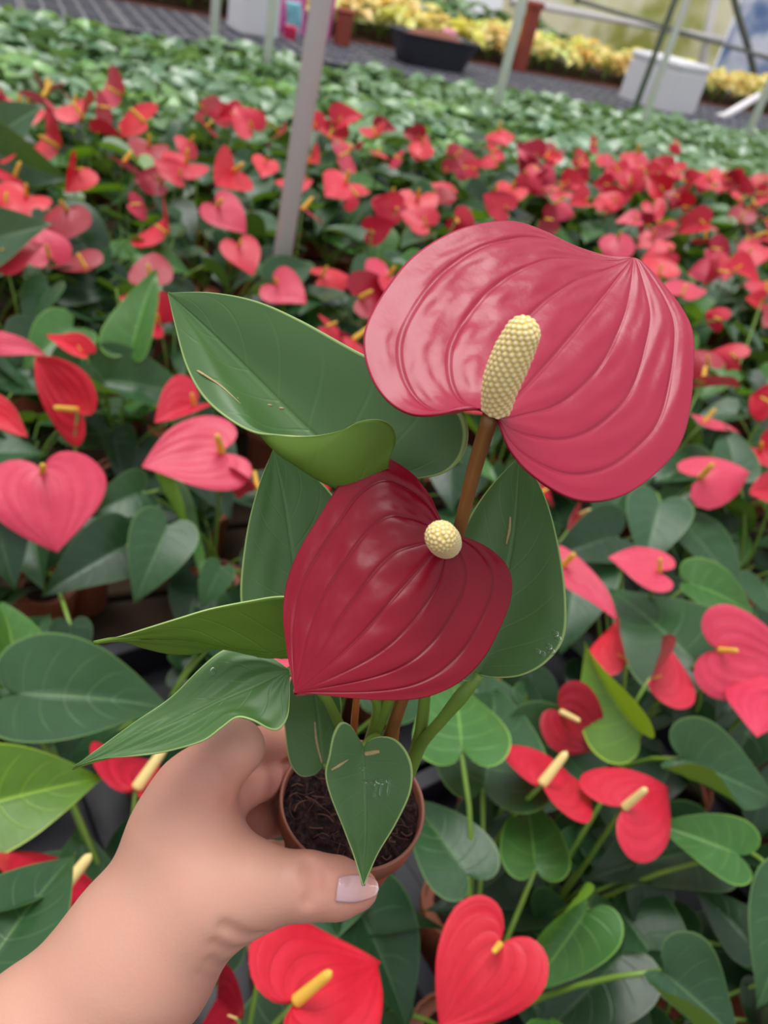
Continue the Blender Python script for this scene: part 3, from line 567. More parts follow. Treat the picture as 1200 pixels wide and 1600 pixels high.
for f in FL:
    (bx, by, tx, ty, h, L, sg, roll, shp, tn, sl, key) = f
    near = depth_at(bx, by, h) < 1.5
    b, t = two_points(bx, by, tx, ty, h, L, sg)
    if key not in plants:
        off = nrm(np.array([b[0]-t[0], b[1]-t[1], 0]))*.03 + np.array([random.uniform(-.03, .03), random.uniform(-.02, .04), 0])
        c = np.array([b[0], b[1], 0])+off
        root = tag(empty('flowering_anthurium', (c[0], c[1], BENCH_Z+.006)), LAB[key], 'plant', BLK)
        link('pot', POT, root); 
        if near: link('soil', SOIL, root)
        plants[key] = (root, c, near)
    root, c, _ = plants[key]; o0 = np.array(root.location); cr = np.array([random.uniform(-.01, .01), random.uniform(-.01, .01), .084])
    if shp == 5: shp = 3
    add_flower(root, b-o0, t-o0, facing(b, FAC.get(key, .5)), math.radians(roll), (SV if near else SM)[shp], tuple(np.clip(np.array(ftone(tn))*random.uniform(.92, 1.06), 0, 3)), cr, (SPDC if tn in 'd' or (by > 1150 and by < 1420) else SPD) if near else SPDM, spl=sl, seg=7 if near else 4, lean=.35, wid=WID.get(key, 1.0))
crowns = [(k_, v[1]) for k_, v in plants.items()]
def nearest(xy, lim=9.0):
    return min(crowns, key=lambda q: np.hypot(q[1][0]-xy[0], q[1][1]-xy[1]))
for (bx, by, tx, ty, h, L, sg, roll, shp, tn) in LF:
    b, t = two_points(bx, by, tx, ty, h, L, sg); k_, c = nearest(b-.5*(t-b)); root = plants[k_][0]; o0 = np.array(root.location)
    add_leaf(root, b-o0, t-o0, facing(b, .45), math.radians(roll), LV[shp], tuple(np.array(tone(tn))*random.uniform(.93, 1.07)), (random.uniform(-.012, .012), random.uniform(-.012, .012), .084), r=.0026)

def seen(x, y, z, mx=90, top=-60, bot=1750):
    q = np.array([x, y, z])-CC; d = q@CW
    if d < .15: return None
    u, v = 600+FPX*(q@CR)/d, 800-FPX*(q@CU)/d
    return (u, v, d) if -mx < u < 1200+mx and top < v < bot else None
def random_leaf(root, near, hlo, hhi, Lr=(.09, .14), reach=.10, crown=(0, 0, .084), tn=None, me=None, sub=True):
    th = random.uniform(0, 6.283); rr = reach*math.sqrt(random.uniform(.1, 1)); b = np.array([rr*math.cos(th), rr*math.sin(th), random.uniform(hlo, hhi)])
    el = random.uniform(-.75, .25); th2 = th+random.gauss(0, .5); L = random.uniform(*Lr)
    t = b+L*np.array([math.cos(th2)*math.cos(el), math.sin(th2)*math.cos(el), math.sin(el)])
    tt = np.array(tone(tn or random.choice('dnnngb')))*random.uniform(.85, 1.12)
    add_leaf(root, b, t, UP, random.gauss(0, .3), me or random.choice((LV[:4] if near else LM)), tuple(tt), crown, sub=sub, r=.0022, seg=6 if near else 4)
# low leaves for the plants above
for k_, (root, c, near) in plants.items():
    far = depth_at(*[seen(c[0], c[1], 1.05, 900, -900, 9000)[i] for i in (0, 1)], 1.05) if seen(c[0], c[1], 1.05, 900, -900, 9000) else 0.5
    for i in range(5 if near else 6):
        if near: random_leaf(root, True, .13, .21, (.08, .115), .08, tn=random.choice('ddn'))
        else: random_leaf(root, False, .16, .27, (.10, .15), .11, sub=far < 2.2)
# fill the block in rows of pots
SPC = .165
tops = []
occ = [v[1][:2] for v in plants.values()]
nfill = 0
def place_words(x):
    return 'short of the grey pipe' if x < 430 else ('just past the grey pipe' if x < 640 else ('above the upper held flower' if x < 960 else 'past the held flower tip'))
def zone_label(zone, nf, x):
    if zone == 0: return 'flowerless low anthurium in shade ' + ('beside the forearm and large dark leaves' if x < 600 else 'among the coral flowers beside the held pot')
    return ['flowerless', 'one-flowered', 'two-flowered'][nf] + (' blurred anthurium in mid block ' if zone == 1 else ' small anthurium by the young plants ') + place_words(x)
used_lab = set()
def neighbour_label(w, nf):
    for k_, c in sorted(crowns, key=lambda q: np.hypot(q[1][0]-w[0], q[1][1]-w[1]))[:3]:
        if np.hypot(c[0]-w[0], c[1]-w[1]) > .32 or 'anthurium with ' not in LAB[k_]: continue
        t = LAB[k_].split('anthurium with ')[1].split(',')[0].split()[:9]
        if t[0] in ('one', 'two'): t = t[1:]
        while t[-1] in ('the', 'a', 'at', 'by', 'of', 'to', 'on', 'in', 'over', 'under', 'and', 'its', 'between', 'above', 'below', 'beside', 'before', 'against', 'near', 'next', 'close', 'behind', 'over', 'long', 'pale', 'upper', 'held', 'large', 'young', 'rounded', 'narrow', 'folded', 'big'): t.pop()
        if t[0] in ('a', 'the'): t = t[1:]
        l = ['flowerless', 'one-flowered', 'two-flowered'][nf]+' anthurium next to the '+' '.join(t)
        if l not in used_lab: used_lab.add(l); return l
    return None
for i in range(-20, 45):
    for j in range(0, 19):
        a = i*SPC+(j % 2)*SPC/2+random.uniform(-.02, .02); bb = .10+j*SPC+random.uniform(-.02, .02)
        if bb > b_front-.03: continue
        w = we(a, bb); s = seen(w[0], w[1], 1.08, 240)
        if s is None: continue
        if any((q[0]-w[0])**2+(q[1]-w[1])**2 < .125**2 for q in occ): continue
        occ.append(w[:2]); x, y, d = s; nfill += 1
        zone = 0 if (d < 1.25) else (1 if d < 2.5 else 2)
        nf = 0 if not zone else (random.choice((0, 1, 1, 1, 2)) if zone == 1 else random.choice((1, 1, 2, 2)))
        lab = zone_label(zone, nf, x); lab_1 = neighbour_label(w, nf) if 0 <= x <= 1200 else None; grp = lab.replace('anthurium', 'anthuriums', 1)
        root = tag(empty('flowering_anthurium' if nf else 'leafy_anthurium', (w[0], w[1], BENCH_Z+.006)), lab_1 or lab, 'plant', grp)
        link('pot', POT, root)
        if zone == 0: link('soil', SOIL, root)
        nl = 9 if zone == 0 else 8
        for q in range(nl):
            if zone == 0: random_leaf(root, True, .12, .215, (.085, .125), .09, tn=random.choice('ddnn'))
            else: random_leaf(root, False, .15, .275, (.10, .15), .11, sub=d < 2.2)
        if zone:
            # fewer flowers close to the young plants on the side where they thin out
            for q in range(nf):
                th = random.uniform(0, 6.283); b = np.array([.05*math.cos(th), .05*math.sin(th), random.uniform(.27, .335)])
                th2 = random.uniform(0, 6.283); el = random.uniform(-.6, .6); L = random.uniform(.065, .095)
                t = b+L*np.array([math.cos(th2)*math.cos(el), math.sin(th2)*math.cos(el), math.sin(el)])
                add_flower(root, b, t, facing(b+np.array(root.location), random.uniform(.3, .8)), random.gauss(0, .35), random.choice(SM), tuple(np.array(ftone(random.choice('rnnnpd')))*random.uniform(.85, 1.05)), (0, 0, .084), SPDM, spl=random.uniform(.7, 1.0), seg=4)
print('FILL', nfill)
# young plants beyond: the 290 that show largest one by one, the rest as one carpet
YM = [clump_mesh('young_anthurium', M_LEAF_FAR, 13, .13, .115, .20, 80+i) for i in range(6)]
_y = []
SP2 = .148
for i in range(-12, 50):
    for j in range(0, 18):
        a = i*SP2+(j % 2)*SP2/2+random.uniform(-.025, .025); bb = b_front+.05+j*SP2+random.uniform(-.025, .025)
        if bb > b_far-.14: continue
        w = we(a, bb); s = seen(w[0], w[1], 1.0, 60, -40)
        if s: _y.append((s[2], w))
_y.sort(key=lambda q: q[0]); rest = []
print('YOUNG', len(_y))
for n_, (d, w) in enumerate(_y):
    rz = random.uniform(0, 6.28); sc = random.uniform(.9, 1.2); k_ = random.randrange(6)
    if n_ < 290:
        o = link('young_anthurium', YM[k_]); o.location = (w[0], w[1], BENCH_Z+.0); o.rotation_euler = (0, 0, rz); o.scale = (sc,)*3; o.color = tuple(np.array(random.choice(((1, 1, 1), (1.3, 1.4, .9), (.8, .85, .9), (.9, 1, 1.1))))*random.uniform(.85, 1.1))+(1,)
        u_ = seen(w[0], w[1], 1.0, 900, -900, 9000)[0]; row = int((w@E2-b_front-.02)/SP2)
        lab = 'bushy young green anthurium ' + ('touching the red block ' if row < 4 else ('in middle rows ' if row < 9 else 'before the black trays ')) + place_words(u_)
        tag(o, lab, 'plant', lab.replace('anthurium', 'anthuriums', 1))
    else: rest.append((w, rz, sc, k_))
if rest:
    parts = []; uvs = []
    src = []
    for m_ in YM:
        V = np.array([v.co for v in m_.vertices]); F = [tuple(p.vertices) for p in m_.polygons]; mi = [p.material_index for p in m_.polygons]
        uvv = np.zeros((len(V), 2)); 
        for l in m_.loops: uvv[l.vertex_index] = m_.uv_layers[0].data[l.index].uv
        src.append((V, F, mi, uvv))
    VV, FF, MM, UU, n = [], [], [], [], 0
    for w, rz, sc, k_ in rest:
        V, F, mi, uvv = src[k_]; c, s = math.cos(rz), math.sin(rz)
        VV.append(V@np.array([[c, s, 0], [-s, c, 0], [0, 0, 1]])*sc+np.array([w[0], w[1], BENCH_Z])); FF += [tuple(q+n for q in f) for f in F]; MM += mi; UU.append(uvv); n += len(V)
    o = link('young_anthurium_foliage', mesh('young_anthurium_foliage', np.vstack(VV), FF, [M_LEAF_FAR, M_STEM], np.vstack(UU), mi=MM)); tag(o, 'carpet of small young green plants at the far end of the bench', 'plant', kind='stuff')

# ================================================================= the held plant
from mathutils.bvhtree import BVHTree
def cr_eval(Q, s):
    """Q[K,3] points, s in 0..K-1"""
    K = len(Q); i = min(int(s), K-2); f = s-i
    a = Q[i-1] if i > 0 else 2*Q[0]-Q[1]; d = Q[i+2] if i+2 < K else 2*Q[-1]-Q[-2]; b, c = Q[i], Q[i+1]
    return 0.5*((2*b)+(-a+c)*f+(2*a-5*b+4*c-d)*f*f+(-a+3*b-3*c+d)*f**3)
def loft(curves, vs, nu, nv, relief=None, flip=False, mpow=1.15):
    """curves run base..tip as (px, py, depth); vs is each curve's across coordinate -1..1"""
    Cs = []
    for c, v in zip(curves, vs):
        t = np.linspace(0, 1, nu)
        if abs(v) < 1: t = t**(1+(mpow-1)*(1-abs(v)))
        q = np.array([P(*p) for p in c]); Cs.append(cat(q, nu, t=t))
    Cs = np.array(Cs); vv = np.linspace(-1, 1, nv); ss = np.interp(vv, vs, np.arange(len(vs)))
    G = np.array([[cr_eval(Cs[:, i], s) for s in ss] for i in range(nu)])
    du = np.gradient(G, axis=0); dv = np.gradient(G, axis=1); N = np.cross(dv, du); N /= np.maximum(np.linalg.norm(N, axis=2, keepdims=True), 1e-9)
    toC = CC-G; sgn = np.sign(np.median((N*toC).sum(2))); N = N*sgn*(-1 if flip else 1)
    uu = np.linspace(0, 1, nu)
    if relief is not None:
        U_, V_ = np.meshgrid(uu, vv, indexing='ij'); G = G+N*relief(U_, V_)[:, :, None]
    F = grid_faces(nu, nv); V = G.reshape(-1, 3)
    f = F[len(F)//2]; fn = np.cross(V[f[1]]-V[f[0]], V[f[2]]-V[f[0]])
    if fn@N.reshape(-1, 3)[f[0]] < 0: F = [q[::-1] for q in F]
    uv = [(a, (b+1)/2) for a in uu for b in vv]
    return V, F, uv
def ray_hit(V, F, px, py):
    bv = BVHTree.FromPolygons([tuple(v) for v in V], F); d = nrm(P(px, py, 1)-CC)
    h = bv.ray_cast(Vector(CC), Vector(d)); return (np.array(h[0]), np.array(h[1])) if h[0] is not None else (P(px, py, .25), -d)

pc = P(552, 1250, .300)
H = .052; RIM = .0288
held = tag(empty('held_anthurium', (pc[0], pc[1], pc[2]-H)), 'small potted anthurium held in the hand, two big glossy red spathes and broad leaves', 'plant')
ho = np.array(held.location); HI = Matrix.Translation(held.location).inverted()
def hpart(name, V, F, mats, uv=None, parent=None, **k):
    return link(name, mesh(name, np.asarray(V)-ho, F, mats, uv, **k), parent or held)
prof = [(.0, .0005), (.0195, .0), (.0205, .002), (.0262, .040), (.0268, .0415), (.0283, .042), (.0288, .0515), (.0284, .052), (.0276, .052), (.0272, .0505), (.0266, .044), (.0245, .030)]
V, F = lathe(prof, 72, False); V[:, 2] += -H; M_HPOT = plain('held_pot_plastic', (.26, .085, .05), .40, .5, .15, 60)
hpart('pot', V+pc, F, M_HPOT)
# soil
def soil_mat():
    t = NT('coir_peat'); n = t.noise(420., 6); n2 = t.noise(110., 4)
    c = t.mix(t.step(n, .35, .7), (.010, .004, .006), (.06, .026, .024)); c = t.mix(t.step(n2, .55, .8), c, (.045, .016, .016))
    return t.done(t.bsdf(c, .9, .25, normal=t.bump(t.math('ADD', n, n2), 1.0, .0025)))
M_SOIL = soil_mat()
nr, ns = 40, 120; V, F = [], []
pr = rng.uniform(0, 6.28, 12); fx = rng.normal(0, 260, (12, 2)); fx2 = rng.normal(0, 700, (16, 2)); pr2 = rng.uniform(0, 6.28, 16)
for i in range(nr):
    for s in range(ns):
        r = .0268*i/(nr-1); th = 2*math.pi*s/ns; x, y = r*math.cos(th), r*math.sin(th)
        z = -.0050+.00075*np.sin(fx[:, 0]*x+fx[:, 1]*y+pr).sum()/2.2+.0006*np.sin(fx2[:, 0]*x+fx2[:, 1]*y+pr2).sum()/2.2+.004*math.exp(-((x-.004)**2+(y-.010)**2)/.00008)
        V.append(pc+np.array([x, y, z]))
F = [(i*ns+s, i*ns+(s+1) % ns, (i+1)*ns+(s+1) % ns, (i+1)*ns+s) for i in range(nr-1) for s in range(ns)]
soil_o = hpart('soil', V, F, M_SOIL)
parts = []
for k in range(130):
    r = .025*math.sqrt(random.random()); th = random.uniform(0, 6.28); a = np.array([r*math.cos(th), r*math.sin(th), -.0035+random.uniform(-.001, .002)+.004*math.exp(-((r*math.cos(th)-.004)**2+(r*math.sin(th)-.010)**2)/.00008)])
    d = nrm([random.gauss(0, 1), random.gauss(0, 1), random.gauss(0, .3)]); l = random.uniform(.003, .009); e = nrm(np.cross(d, [0, 0, 1]))*random.uniform(-.002, .002)
    q = np.array([a-d*l/2, a+e, a+d*l/2]); rr = np.hypot(q[:, 0], q[:, 1]).max()
    if rr > .0265: continue
    v, f = tube(q+pc, random.choice((.00012, .00016, .00035)), 4, 5); parts.append((v, f, random.choice((0, 0, 1))))
V, F, mi = join(parts)
fo = hpart('soil_fibre', V, F, [plain('coir_fibre', (.11, .045, .025), .8), plain('dark_fibre', (.03, .014, .012), .9)], mi=mi, parent=soil_o); fo['kind'] = 'stuff'

def vein_relief(nv_, depth, puff, rip, seed, quilt=0.0):
    r = np.random.default_rng(seed); K = r.normal(0, 1, (14, 2))*np.array([16, 13]); K2 = r.normal(0, 1, (18, 2))*np.array([30, 26]); ph2 = r.uniform(0, 6.28, 18); ph = r.uniform(0, 6.28, 14)
    def f(U, Vv):
        s = np.abs(Vv); fade = np.sin(np.pi*np.clip(U, 0, 1))**.6*np.clip((1.0-s)/.12, 0, 1)
        g = np.zeros_like(U)
        for k in range(1, nv_+1):
            c = k/(nv_+.75); g -= depth*np.exp(-((s-c)/.022)**2)
        g -= depth*1.3*np.exp(-(s/.02)**2)
        puffs = puff*np.abs(np.sin(np.pi*s*(nv_+.75)))**1.0
        n = sum(np.sin(K[i, 0]*U+K[i, 1]*Vv+ph[i]) for i in range(14))/4
        q = sum(np.sin(K2[i, 0]*U+K2[i, 1]*Vv+ph2[i]) for i in range(18))/4
        return (g+puffs+rip*n+quilt*np.tanh(q*1.3)*np.clip(.25-Vv*1.3, .12, 1))*fade
    return f
def blade_obj(name, curves, vs, nu, nv, mats, relief=None, flip=False, thick=.0006, mpow=1.15):
    V, F, uv = loft(curves, vs, nu, nv, relief, flip, mpow)
    o = hpart(name, V, F, mats, uv); s = o.modifiers.new('thickness', 'SOLIDIFY'); s.thickness = thick; s.offset = -1; s.material_offset = 1; s.material_offset_rim = 2
    return o, V, F

# upper spathe
B1 = (777, 652, .2000); T1 = (990, 402, .2455)
up_left = [B1, (745, 637, .1995), (715, 637, .1995), (678, 646, .200), (640, 645, .202), (605, 625, .206), (580, 590, .210), (568, 545, .2145), (573, 505, .219), (600, 455, .226), (640, 405, .233), (690, 370, .239), (740, 351, .243), (800, 345, .247), (850, 360, .2485), (900, 384, .248), (950, 399, .247), T1]
up_right = [B1, (784, 668, .1985), (797, 700, .1965), (825, 735, .196), (870, 767, .1965), (910, 782, .198), (950, 781, .2005), (990, 766, .204), (1030, 735, .209), (1060, 700, .2135), (1077, 650, .219), (1084, 580, .2255), (1083, 520, .231), (1065, 480, .2355), (1030, 435, .241), (1003, 408, .245), T1]
up_mid = [B1, (835, 590, .2125), (900, 515, .2265), (955, 447, .2385), T1]
sp1, V1, F1 = blade_obj('spathe', [up_left, up_mid, up_right], [-1, 0, 1], 130, 141, [M_HSPA, M_HSPB, M_HSPA], vein_relief(3, .00020, .00030, .00024, 3, .00024), thick=.0008)
sp1['label'] = 'upper pinkish red spathe facing the light'
# lower spathe
B2 = (698, 843, .2225); T2 = (461, 1083, .2075)
lo_left = [B2, (691, 822, .2235), (684, 800, .225), (672, 775, .227), (650, 745, .231), (620, 722, .234), (594, 712, .2355), (568, 720, .2355), (538, 746, .2345), (500, 805, .231), (467, 860, .227), (448, 910, .2235), (442, 960, .219), (447, 1010, .2145), (454, 1050, .2105), T2]
lo_right = [B2, (713, 837, .2225), (735, 842, .2235), (765, 857, .2245), (790, 880, .2245), (800, 908, .2235), (797, 942, .2215), (780, 985, .219), (755, 1030, .216), (720, 1065, .213), (680, 1085, .211), (640, 1093, .2095), (590, 1094, .208), (530, 1089, .207), (485, 1084, .2072), T2]
lo_mid = [B2, (640, 905, .2185), (570, 985, .2125), (510, 1043, .209), T2]
sp2, V2, F2 = blade_obj('spathe', [lo_left, lo_mid, lo_right], [-1, 0, 1], 120, 121, [M_HSPD, M_HSPB, M_HSPD], vein_relief(3, .00018, .00014, .00024, 8, .00008), thick=.0008)
sp2['label'] = 'lower spathe facing the viewer, its red darkened for shade'

from mathutils.kdtree import KDTree
def spadix(pts, rad, count, bump, fr, tips, seed, parent, nu=210, nv=110):
    c = cat([P(*p) for p in pts], nu); t = np.linspace(0, 1, nu); R = np.interp(t, np.linspace(0, 1, len(rad)), rad)
    t = 1-(1-t)**1.5; c = np.stack([np.interp(t, np.linspace(0, 1, nu), c[:, i]) for i in range(3)], 1); R = np.interp(t, np.linspace(0, 1, len(rad)), rad)
    R = R*np.sqrt(np.clip(1-np.clip((t-.84)/.16, 0, 1)**2, 0, 1)); R[-1] = 1e-5
    A, B = [], []; t0 = nrm(c[1]-c[0]); a = nrm(np.cross(t0, [0, 0, 1]))
    for i in range(nu):
        tt = nrm(c[min(i+1, nu-1)]-c[max(i-1, 0)]); a = nrm(a-tt*(a@tt)); A.append(a); B.append(np.cross(tt, a))
    A, B = np.array(A), np.array(B)
    ds = np.r_[0, np.linalg.norm(np.diff(c, axis=0), axis=1)]; dr = np.r_[0, np.diff(R)]; area = np.cumsum(R*np.sqrt(ds**2+dr**2)); area /= area[-1]
    kd = KDTree(count)
    for k in range(count):
        x = np.interp((k+.5)/count, area, np.arange(nu)); i = int(x); th = k*2.399963
        kd.insert(c[i]+R[i]*(math.cos(th)*A[i]+math.sin(th)*B[i]), k)
    kd.balance(); base = np.array([.86, .66, .27]); top = np.array([.82, .62, .20]); tip = np.array(tips); V, Cc = [], []
    for i in range(nu):
        for s in range(nv):
            th = 2*math.pi*s/nv; rd = math.cos(th)*A[i]+math.sin(th)*B[i]; q = c[i]+R[i]*rd; dd = kd.find(q)[2]
            h = max(0, 1-(dd/fr)**2); tt = c[min(i+1, nu-1)]-c[max(i-1, 0)]; n_ = nrm(rd-nrm(tt)*((R[min(i+1, nu-1)]-R[max(i-1, 0)])/max(np.linalg.norm(tt), 1e-7)))
            V.append(q+bump*h*n_); w = np.clip((h-.55)/.4, 0, 1); Cc.append((*((base*(1-t[i])+top*t[i])*(1-w)*(.86+.14*h)+tip*w), 1))
    F = [(i*nv+s, i*nv+(s+1) % nv, (i+1)*nv+(s+1) % nv, (i+1)*nv+s) for i in range(nu-1) for s in range(nv)]
    return hpart('spadix', V, F, M_HSPX, parent=parent, col=Cc)
_t = NT('floret_spadix'); _a = _t.n('ShaderNodeAttribute', attribute_name='tint'); M_HSPX = _t.done(_t.bsdf(_a.outputs['Color'], .5, .4, Subsurface_Weight=.15, Subsurface_Scale=.002))
spadix([(775, 640, .1990), (783, 600, .1935), (802, 552, .1885), (818, 518, .1855), (829, 499, .1835)], [.0036, .0041, .0046, .0048, .0047, .0042, .0040], 330, .00038, .00085, (.95, .84, .56), 1, sp1)
spadix([(698, 850, .2215), (694, 845, .212), (690, 840, .203), (688, 836, .196)], [.0040, .0043, .0044, .0042, .0040, .0040], 420, .00035, .00075, (.92, .80, .56), 2, sp2)

# leaves of the held plant
LMATS = [M_HLEAF, M_HBACK, M_HRIM]
def lrel(a=.0004, seed=1, ridge=.0003):
    r = np.random.default_rng(seed); K = r.normal(0, 1, (8, 2))*np.array([9, 5]); ph = r.uniform(0, 6.28, 8)
    return lambda U, W: (a*sum(np.sin(K[i, 0]*U+K[i, 1]*W+ph[i]) for i in range(8))/3 - ridge*np.exp(-(W/.03)**2))*np.sin(np.pi*np.clip(U, 0, 1))**.5
BL = (610, 768, .247); TL = (262, 457, .246)
leafA, VA, FA = blade_obj('leaf', [
    [BL, (648, 748, .241), (695, 737, .238), (722, 712, .237), (731, 672, .239), (715, 636, .243), (660, 594, .247), (565, 552, .250), (470, 500, .251), (400, 470, .250), (330, 457, .248), TL],
    [BL, (560, 735, .251), (482, 672, .254), (400, 590, .254), (320, 510, .250), TL],
    [BL, (560, 770, .239), (520, 757, .235), (470, 729, .235), (430, 702, .237), (390, 655, .241), (345, 598, .245), (300, 520, .247), TL],
    [BL, (606, 728, .233), (618, 690, .229), (612, 665, .2265), (590, 655, .226), (560, 659, .227), (535, 672, .2285), (490, 681, .231), (440, 680, .234), (395, 675, .2365), (350, 650, .240), (315, 617, .243), (290, 570, .2445), (274, 510, .2455), TL]],
    [-1, 0, .6, 1], 90, 81, LMATS, lrel(.0004, 1), mpow=1.0)
BL3 = (535, 975, .246); TL3 = (147, 1004, .230)
leafB, VB, FB = blade_obj('leaf', [
    [BL3, (505, 938, .237), (442, 932, .2345), (390, 939, .234), (330, 951, .233), (280, 966, .232), (220, 984, .231), (180, 996, .2305), TL3],
    [BL3, (442, 1016, .247), (390, 1014, .245), (340, 1007, .242), (300, 1000, .239), (240, 997, .235), (185, 998, .231), TL3],
    [BL3, (480, 1022, .25), (400, 1022, .253), (345, 1010, .251), (305, 1020, .247), (265, 1021, .244), (225, 1012, .239), (190, 1001, .233), TL3]],
    [-1, 0, 1], 70, 41, LMATS, lrel(.0003, 2), flip=True)
BL2 = (452, 1048, .252); TL2 = (113, 1200, .233)
leafC, VC, FC = blade_obj('leaf', [
    [BL2, (438, 1036, .254), (415, 1022, .255), (394, 1014, .256), (368, 1012, .256), (345, 1018, .255), (310, 1046, .252), (262, 1091, .248), (210, 1129, .243), (160, 1165, .238), TL2],
    [BL2, (400, 1070, .249), (330, 1102, .245), (240, 1146, .240), TL2],
    [BL2, (453, 1085, .247), (450, 1118, .2415), (437, 1139, .2385), (420, 1139, .238), (395, 1126, .2375), (370, 1120, .238), (345, 1136, .238), (315, 1158, .2375), (260, 1174, .2365), (205, 1179, .235), (160, 1184, .234), TL2]],
    [-1, 0, 1], 80, 61, LMATS, lrel(.0006, 3))
BL5 = (470, 1000, .262); TL5 = (427, 702, .272)
blade_obj('leaf', [[BL5, (440, 1030, .26), (400, 1000, .26), (376, 940, .262), (384, 840, .265), (403, 762, .269), TL5], [BL5, (462, 900, .266), (446, 790, .270), TL5],
    [BL5, (520, 1025, .262), (560, 960, .265), (568, 880, .268), (535, 795, .270), (480, 733, .272), TL5]], [-1, 0, 1], 60, 45, LMATS, lrel(.0004, 4))
BL6 = (748, 1053, .262); TL6 = (812, 712, .270)
leafE, VE, FE = blade_obj('leaf', [[BL6, (722, 1062, .258), (690, 1000, .2565), (698, 900, .259), (727, 822, .263), (762, 765, .267), TL6], [BL6, (775, 960, .262), (802, 840, .266), TL6],
    [BL6, (775, 1058, .258), (815, 1055, .2555), (852, 1036, .254), (880, 1000, .254), (885, 950, .255), (878, 880, .259), (860, 800, .264), (838, 747, .268), TL6]], [-1, 0, 1], 70, 55, LMATS, lrel(.0004, 5))
BL8 = (505, 1198, .287); TL8 = (485, 1015, .272)
leafG, VG, FG = blade_obj('leaf', [[BL8, (490, 1211, .2855), (468, 1212, .285), (452, 1190, .285), (446, 1150, .2845), (444, 1110, .282), (455, 1060, .277), TL8], [BL8, (497, 1120, .284), (490, 1060, .277), TL8],
    [BL8, (513, 1200, .287), (527, 1178, .287), (533, 1140, .286), (532, 1090, .282), (518, 1045, .276), TL8]], [-1, 0, 1], 50, 35, LMATS, lrel(.0003, 6))
BL7 = (568, 1167, .2680); TL7 = (568, 1383, .2462)
leafF, VF, FF_ = blade_obj('leaf', [[BL7, (560, 1152, .2665), (547, 1133, .2645), (533, 1129, .2625), (521, 1148, .2605), (514, 1180, .260), (508, 1208, .2605), (516, 1243, .2595), (535, 1290, .257), (551, 1330, .2525), (561, 1360, .2485), TL7], [BL7, (570, 1230, .2655), (571, 1300, .2585), TL7],
    [BL7, (578, 1156, .2672), (598, 1151, .266), (618, 1156, .2645), (635, 1175, .2625), (644, 1203, .261), (640, 1240, .2595), (618, 1287, .2565), (592, 1330, .2525), (577, 1362, .2485), TL7]], [-1, 0, 1], 70, 55, LMATS, lrel(.0002, 7))
leafF['label'] = 'small pointed leaf with wet drops hanging over the pot rim'

def stem(pts, r, mat, name, parent=None, n=24, label=None):
    V, F = tube([P(*p) for p in pts], r, 12, n); o = hpart(name, V, F, mat, parent=parent)
    if label: o['label'] = label
    return o
stem([(768, 648, .2025), (757, 680, .208), (738, 745, .219), (716, 832, .234), (672, 965, .259), (606, 1158, .2945)], [.0024, .0021, .0021, .0022, .0024, .0026], M_STEMR, 'flower_stalk', sp1, 40, 'red-brown stalk of the upper flower')
stem([(699, 846, .2235), (690, 870, .2285), (650, 985, .256), (582, 1158, .2945)], [.0018, .0019, .0021, .0024], M_STEM, 'flower_stalk', sp2, 30)
stem([BL6, (737, 1068, .2625), (722, 1086, .2645), (690, 1125, .272), (658, 1162, .284), (644, 1192, .291), (636, 1210, .296)], [.0020, .0027, .0022, .0021, .0024, .0028, .003], M_STEM, 'petiole', leafE, 40)
stem([BL2, (480, 1062, .260), (510, 1092, .270), (530, 1132, .283), (550, 1172, .296)], [.0016, .0017, .0017, .002, .0022], M_STEM, 'petiole', leafC)
stem([BL, (640, 900, .262), (662, 1040, .270), (663, 1095, .276), (655, 1155, .286), (640, 1200, .295)], [.002, .0019, .002, .002, .0023, .0026], M_STEM, 'petiole', leafA, 30)
stem([BL3, (560, 1060, .270), (590, 1100, .281), (576, 1165, .296)], [.0017, .0018, .002, .0022], M_STEM, 'petiole', leafB)
stem([BL8, (520, 1190, .290), (545, 1185, .294), (570, 1182, .297)], [.0014, .0015, .0017, .002], M_STEM, 'petiole', leafG)
stem([BL7, (574, 1160, .273), (590, 1152, .284), (596, 1178, .297)], [.0014, .0015, .0017, .002], M_STEM, 'petiole', leafF)
stem([(562, 1060, .276), (557, 1092, .281), (552, 1150, .294), (550, 1175, .298)], [.0011, .0013, .0014, .0016], M_STEMO, 'leaf_sheath', None, 16, 'orange dried sheath at the crown')
stem([(632, 1085, .282), (624, 1110, .286), (616, 1158, .2955)], [.0008, .0012, .0016], M_STEMO, 'leaf_sheath', None, 12)
# marks and drops on the held leaves
M_SCAR = plain('dry_scar', (.42, .33, .16), .8, .2, .35, 900)
def scar(parent, V, F, pts, r):
    q = [ray_hit(V, F, x, y) for x, y in pts]; c = np.array([a+n_*.00005 for a, n_ in q]); v, f = tube(c, r, 6, 20)
    nn = nrm(np.mean([n_ for _, n_ in q], 0)); m = cat(c, 20); m = np.repeat(m, 6, 0); off = v[:120]-m; v[:120] = m+off-np.outer(off@nn*.75, nn)
    hpart('scar', v, f, M_SCAR, parent=parent)
scar(leafA, VA, FA, [(289, 568), (310, 580), (345, 603), (376, 631)], [.0001, .00045, .0004, .0001])
scar(leafE, VE, FE, [(797, 808), (796, 825), (791, 850)], [.0003, .0006, .0003])
scar(leafG, VG, FG, [(492, 1128), (495, 1160), (503, 1192)], [.0003, .0005, .0003])
scar(leafF, VF, FF_, [(570, 1178), (582, 1176), (593, 1174)], [.0008, .0009, .0006])
scar(leafF, VF, FF_, [(518, 1203), (530, 1196), (544, 1187)], [.0004, .0006, .0002])
M_GLS = NT('water'); M_GLS = M_GLS.done(M_GLS.bsdf((.92, 1, .94), .02, .5, Transmission_Weight=1.0, IOR=1.33))
